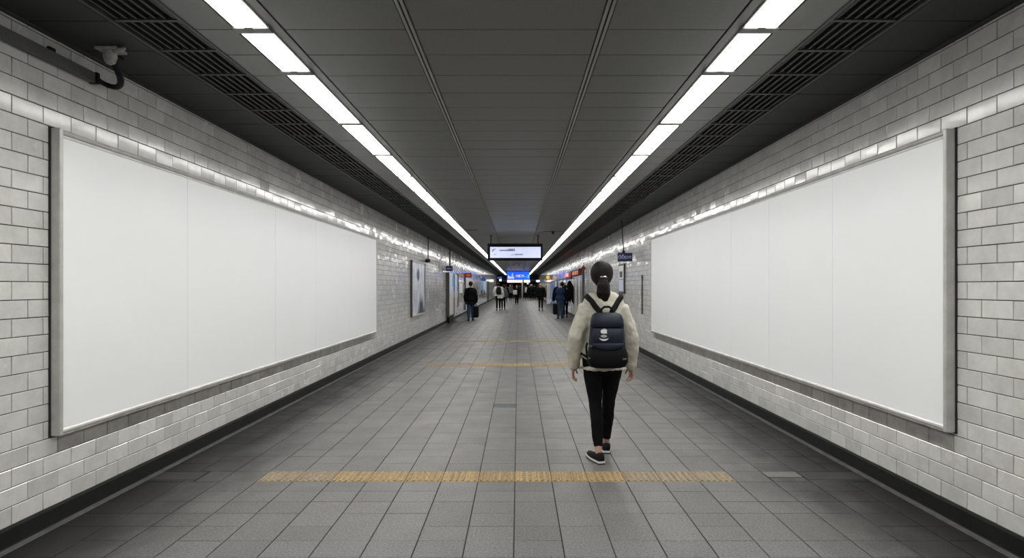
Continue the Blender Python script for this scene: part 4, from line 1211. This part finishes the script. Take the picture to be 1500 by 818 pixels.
Y = 24.6
person((px(689.5, Y), Y, 0), .05, 'man in a black jacket and blue jeans walking near the left wall', H=1.72, top='black_cloth', legs='jeans', hem=.42, wide=1.05, bulk=.065, legbulk=.026, stride=.10, swing=.06, voxel=.010, gv=.016, hair='hair', cuff=.02, J=dict(shL=(-.165, 0, 1.345), shR=(.165, 0, 1.345), elL=(-.235, -.03, 1.06), elR=(.235, -.03, 1.06), wrL=(-.22, .08, .85), wrR=(.24, .05, .83)))
bag((px(697.6, Y) , Y - .02, .14), 'holdall', 'black_bag', 'black upright holdall carried by the man in jeans at the left wall', 'bag', .22, .34, .50)
Y = 35.0
person((px(730, Y), Y, 0), .0, 'person in an off-white jacket and black trousers walking left of centre', H=1.74, top='white_cloth', legs='black_cloth', hem=.52, wide=1.1, bulk=.055, legbulk=.012, stride=.10, swing=.04, voxel=.011, gv=.018)
pack((px(730.5, Y), Y - .16, 1.02), 0, 'charcoal_cloth', 'dark rucksack worn over the off-white jacket left of centre', 1.0)
bag((px(733, Y), Y - .30, .76), 'hip_bag', 'white_cloth', 'pale hip bag below the dark rucksack on the off-white jacket', 'bag', .34, .14, .20)
person((px(737.3, Y + 1.1), Y + 1.1, 0), .0, 'person in dark clothes half hidden beside the off-white jacket', H=1.62, top='grey_cloth', legs='black_cloth', hem=.50, bulk=.03, stride=.06, swing=.03, voxel=.011, gv=.018)
Y = 46.4
person((px(757, Y), Y, 0), PI, 'person in black with auburn hair coming closer with a pale bag, mid-passage', H=1.60, top='black_cloth', legs='black_cloth', hair='hair_red', hem=.48, wide=1.1, bulk=.05, legbulk=.03, stride=.08, swing=.05, voxel=.011, gv=.018)
bag((px(754.5, Y), Y - .26, .84), 'tote_bag', 'white_cloth', 'pale tote bag held by the auburn-haired person mid-passage', 'bag', .32, .12, .36)
Y = 35.5
person((px(792.2, Y), Y, 0), PI - .1, 'man in a long black coat walking alone right of centre', H=1.68, top='black_cloth', legs='charcoal_cloth', hair='hair_grey', hem=.42, wide=1.12, bulk=.06, legbulk=.012, stride=.09, swing=.05, voxel=.011, gv=.018)
Y = 26.2
person((px(820.5, Y), Y, 0), -.06, 'man in a dark blue jacket with black sleeves and blue trousers, near the right wall', H=1.72, top='blue_jacket', sleeve='black_cloth', legs='jeans', hem=.50, wide=1.15, bulk=.07, legbulk=.028, stride=.07, swing=.05, voxel=.010, gv=.016, cuff=.02, J=dict(head=(.10, .03, 1.595)))
bag((px(813, Y), Y - .02, .20), 'briefcase', 'black_bag', 'black briefcase carried by the man in the dark blue jacket', 'bag', .20, .40, .50)
person((px(828, Y + 1.0), Y + 1.0, 0), 0, 'person in black beside the man in the dark blue jacket', H=1.58, top='black_cloth', legs='black_cloth', hem=.45, bulk=.04, stride=.08, swing=.03, voxel=.011, gv=.018)

crowd = [  # x, Y, height, facing, top, legs, hair, label
    (741, 52, 1.66, 0, 'black_cloth', 'black_cloth', 'hair', 'person in black farther on, just right of the off-white jacket'),
    (747.5, 60, 1.70, PI, 'grey_cloth', 'black_cloth', 'hair_red', 'person with a grey top in the far crowd below the sign left edge'),
    (750.5, 66, 1.78, 0, 'black_cloth', 'black_cloth', 'hair', 'dark figure in the far crowd behind the grey top'),
    (761, 64, 1.74, 0, 'charcoal_cloth', 'black_cloth', 'hair', 'dark figure in the far crowd left of the beige column'),
    (768, 68, 1.76, 0, 'black_cloth', 'black_cloth', 'hair', 'dark figure in the far crowd right of the beige column'),
    (771.3, 63, 1.66, 0, 'grey_cloth', 'black_cloth', 'hair', 'person carrying a pale bag in the far crowd'),
    (775.5, 61, 1.72, 0, 'black_cloth', 'black_cloth', 'hair', 'broad figure in black in the middle of the far right group'),
    (779.3, 62, 1.74, 0, 'black_cloth', 'charcoal_cloth', 'hair', 'figure in black in the far right group below the angular lamp'),
    (783.2, 65, 1.76, 0, 'black_cloth', 'black_cloth', 'hair', 'rightmost figure in black of the far crowd'),
]
for i, (x, Y, H_, yw, tp, lg, hr_, lab) in enumerate(crowd):
    person((px(x, Y), Y, 0), yw + .1 * math.sin(i * 2.3), lab, H=H_, top=tp, legs=lg, hair=hr_, hem=.44 + .03 * (i % 3), wide=1.0 + .06 * (i % 3), bulk=.04 + .01 * (i % 2), stride=.05 + .02 * (i % 4), swing=.03 + .02 * (i % 3),
           voxel=.013, gv=.022, group='people of the far crowd')
bag((px(770.6, 63), 62.80, .85), 'shoulder_bag', 'white_cloth', 'pale shoulder bag in the far crowd right of the beige column', 'bag', .22, .12, .55)

bpy.data.scenes.remove(WORK)
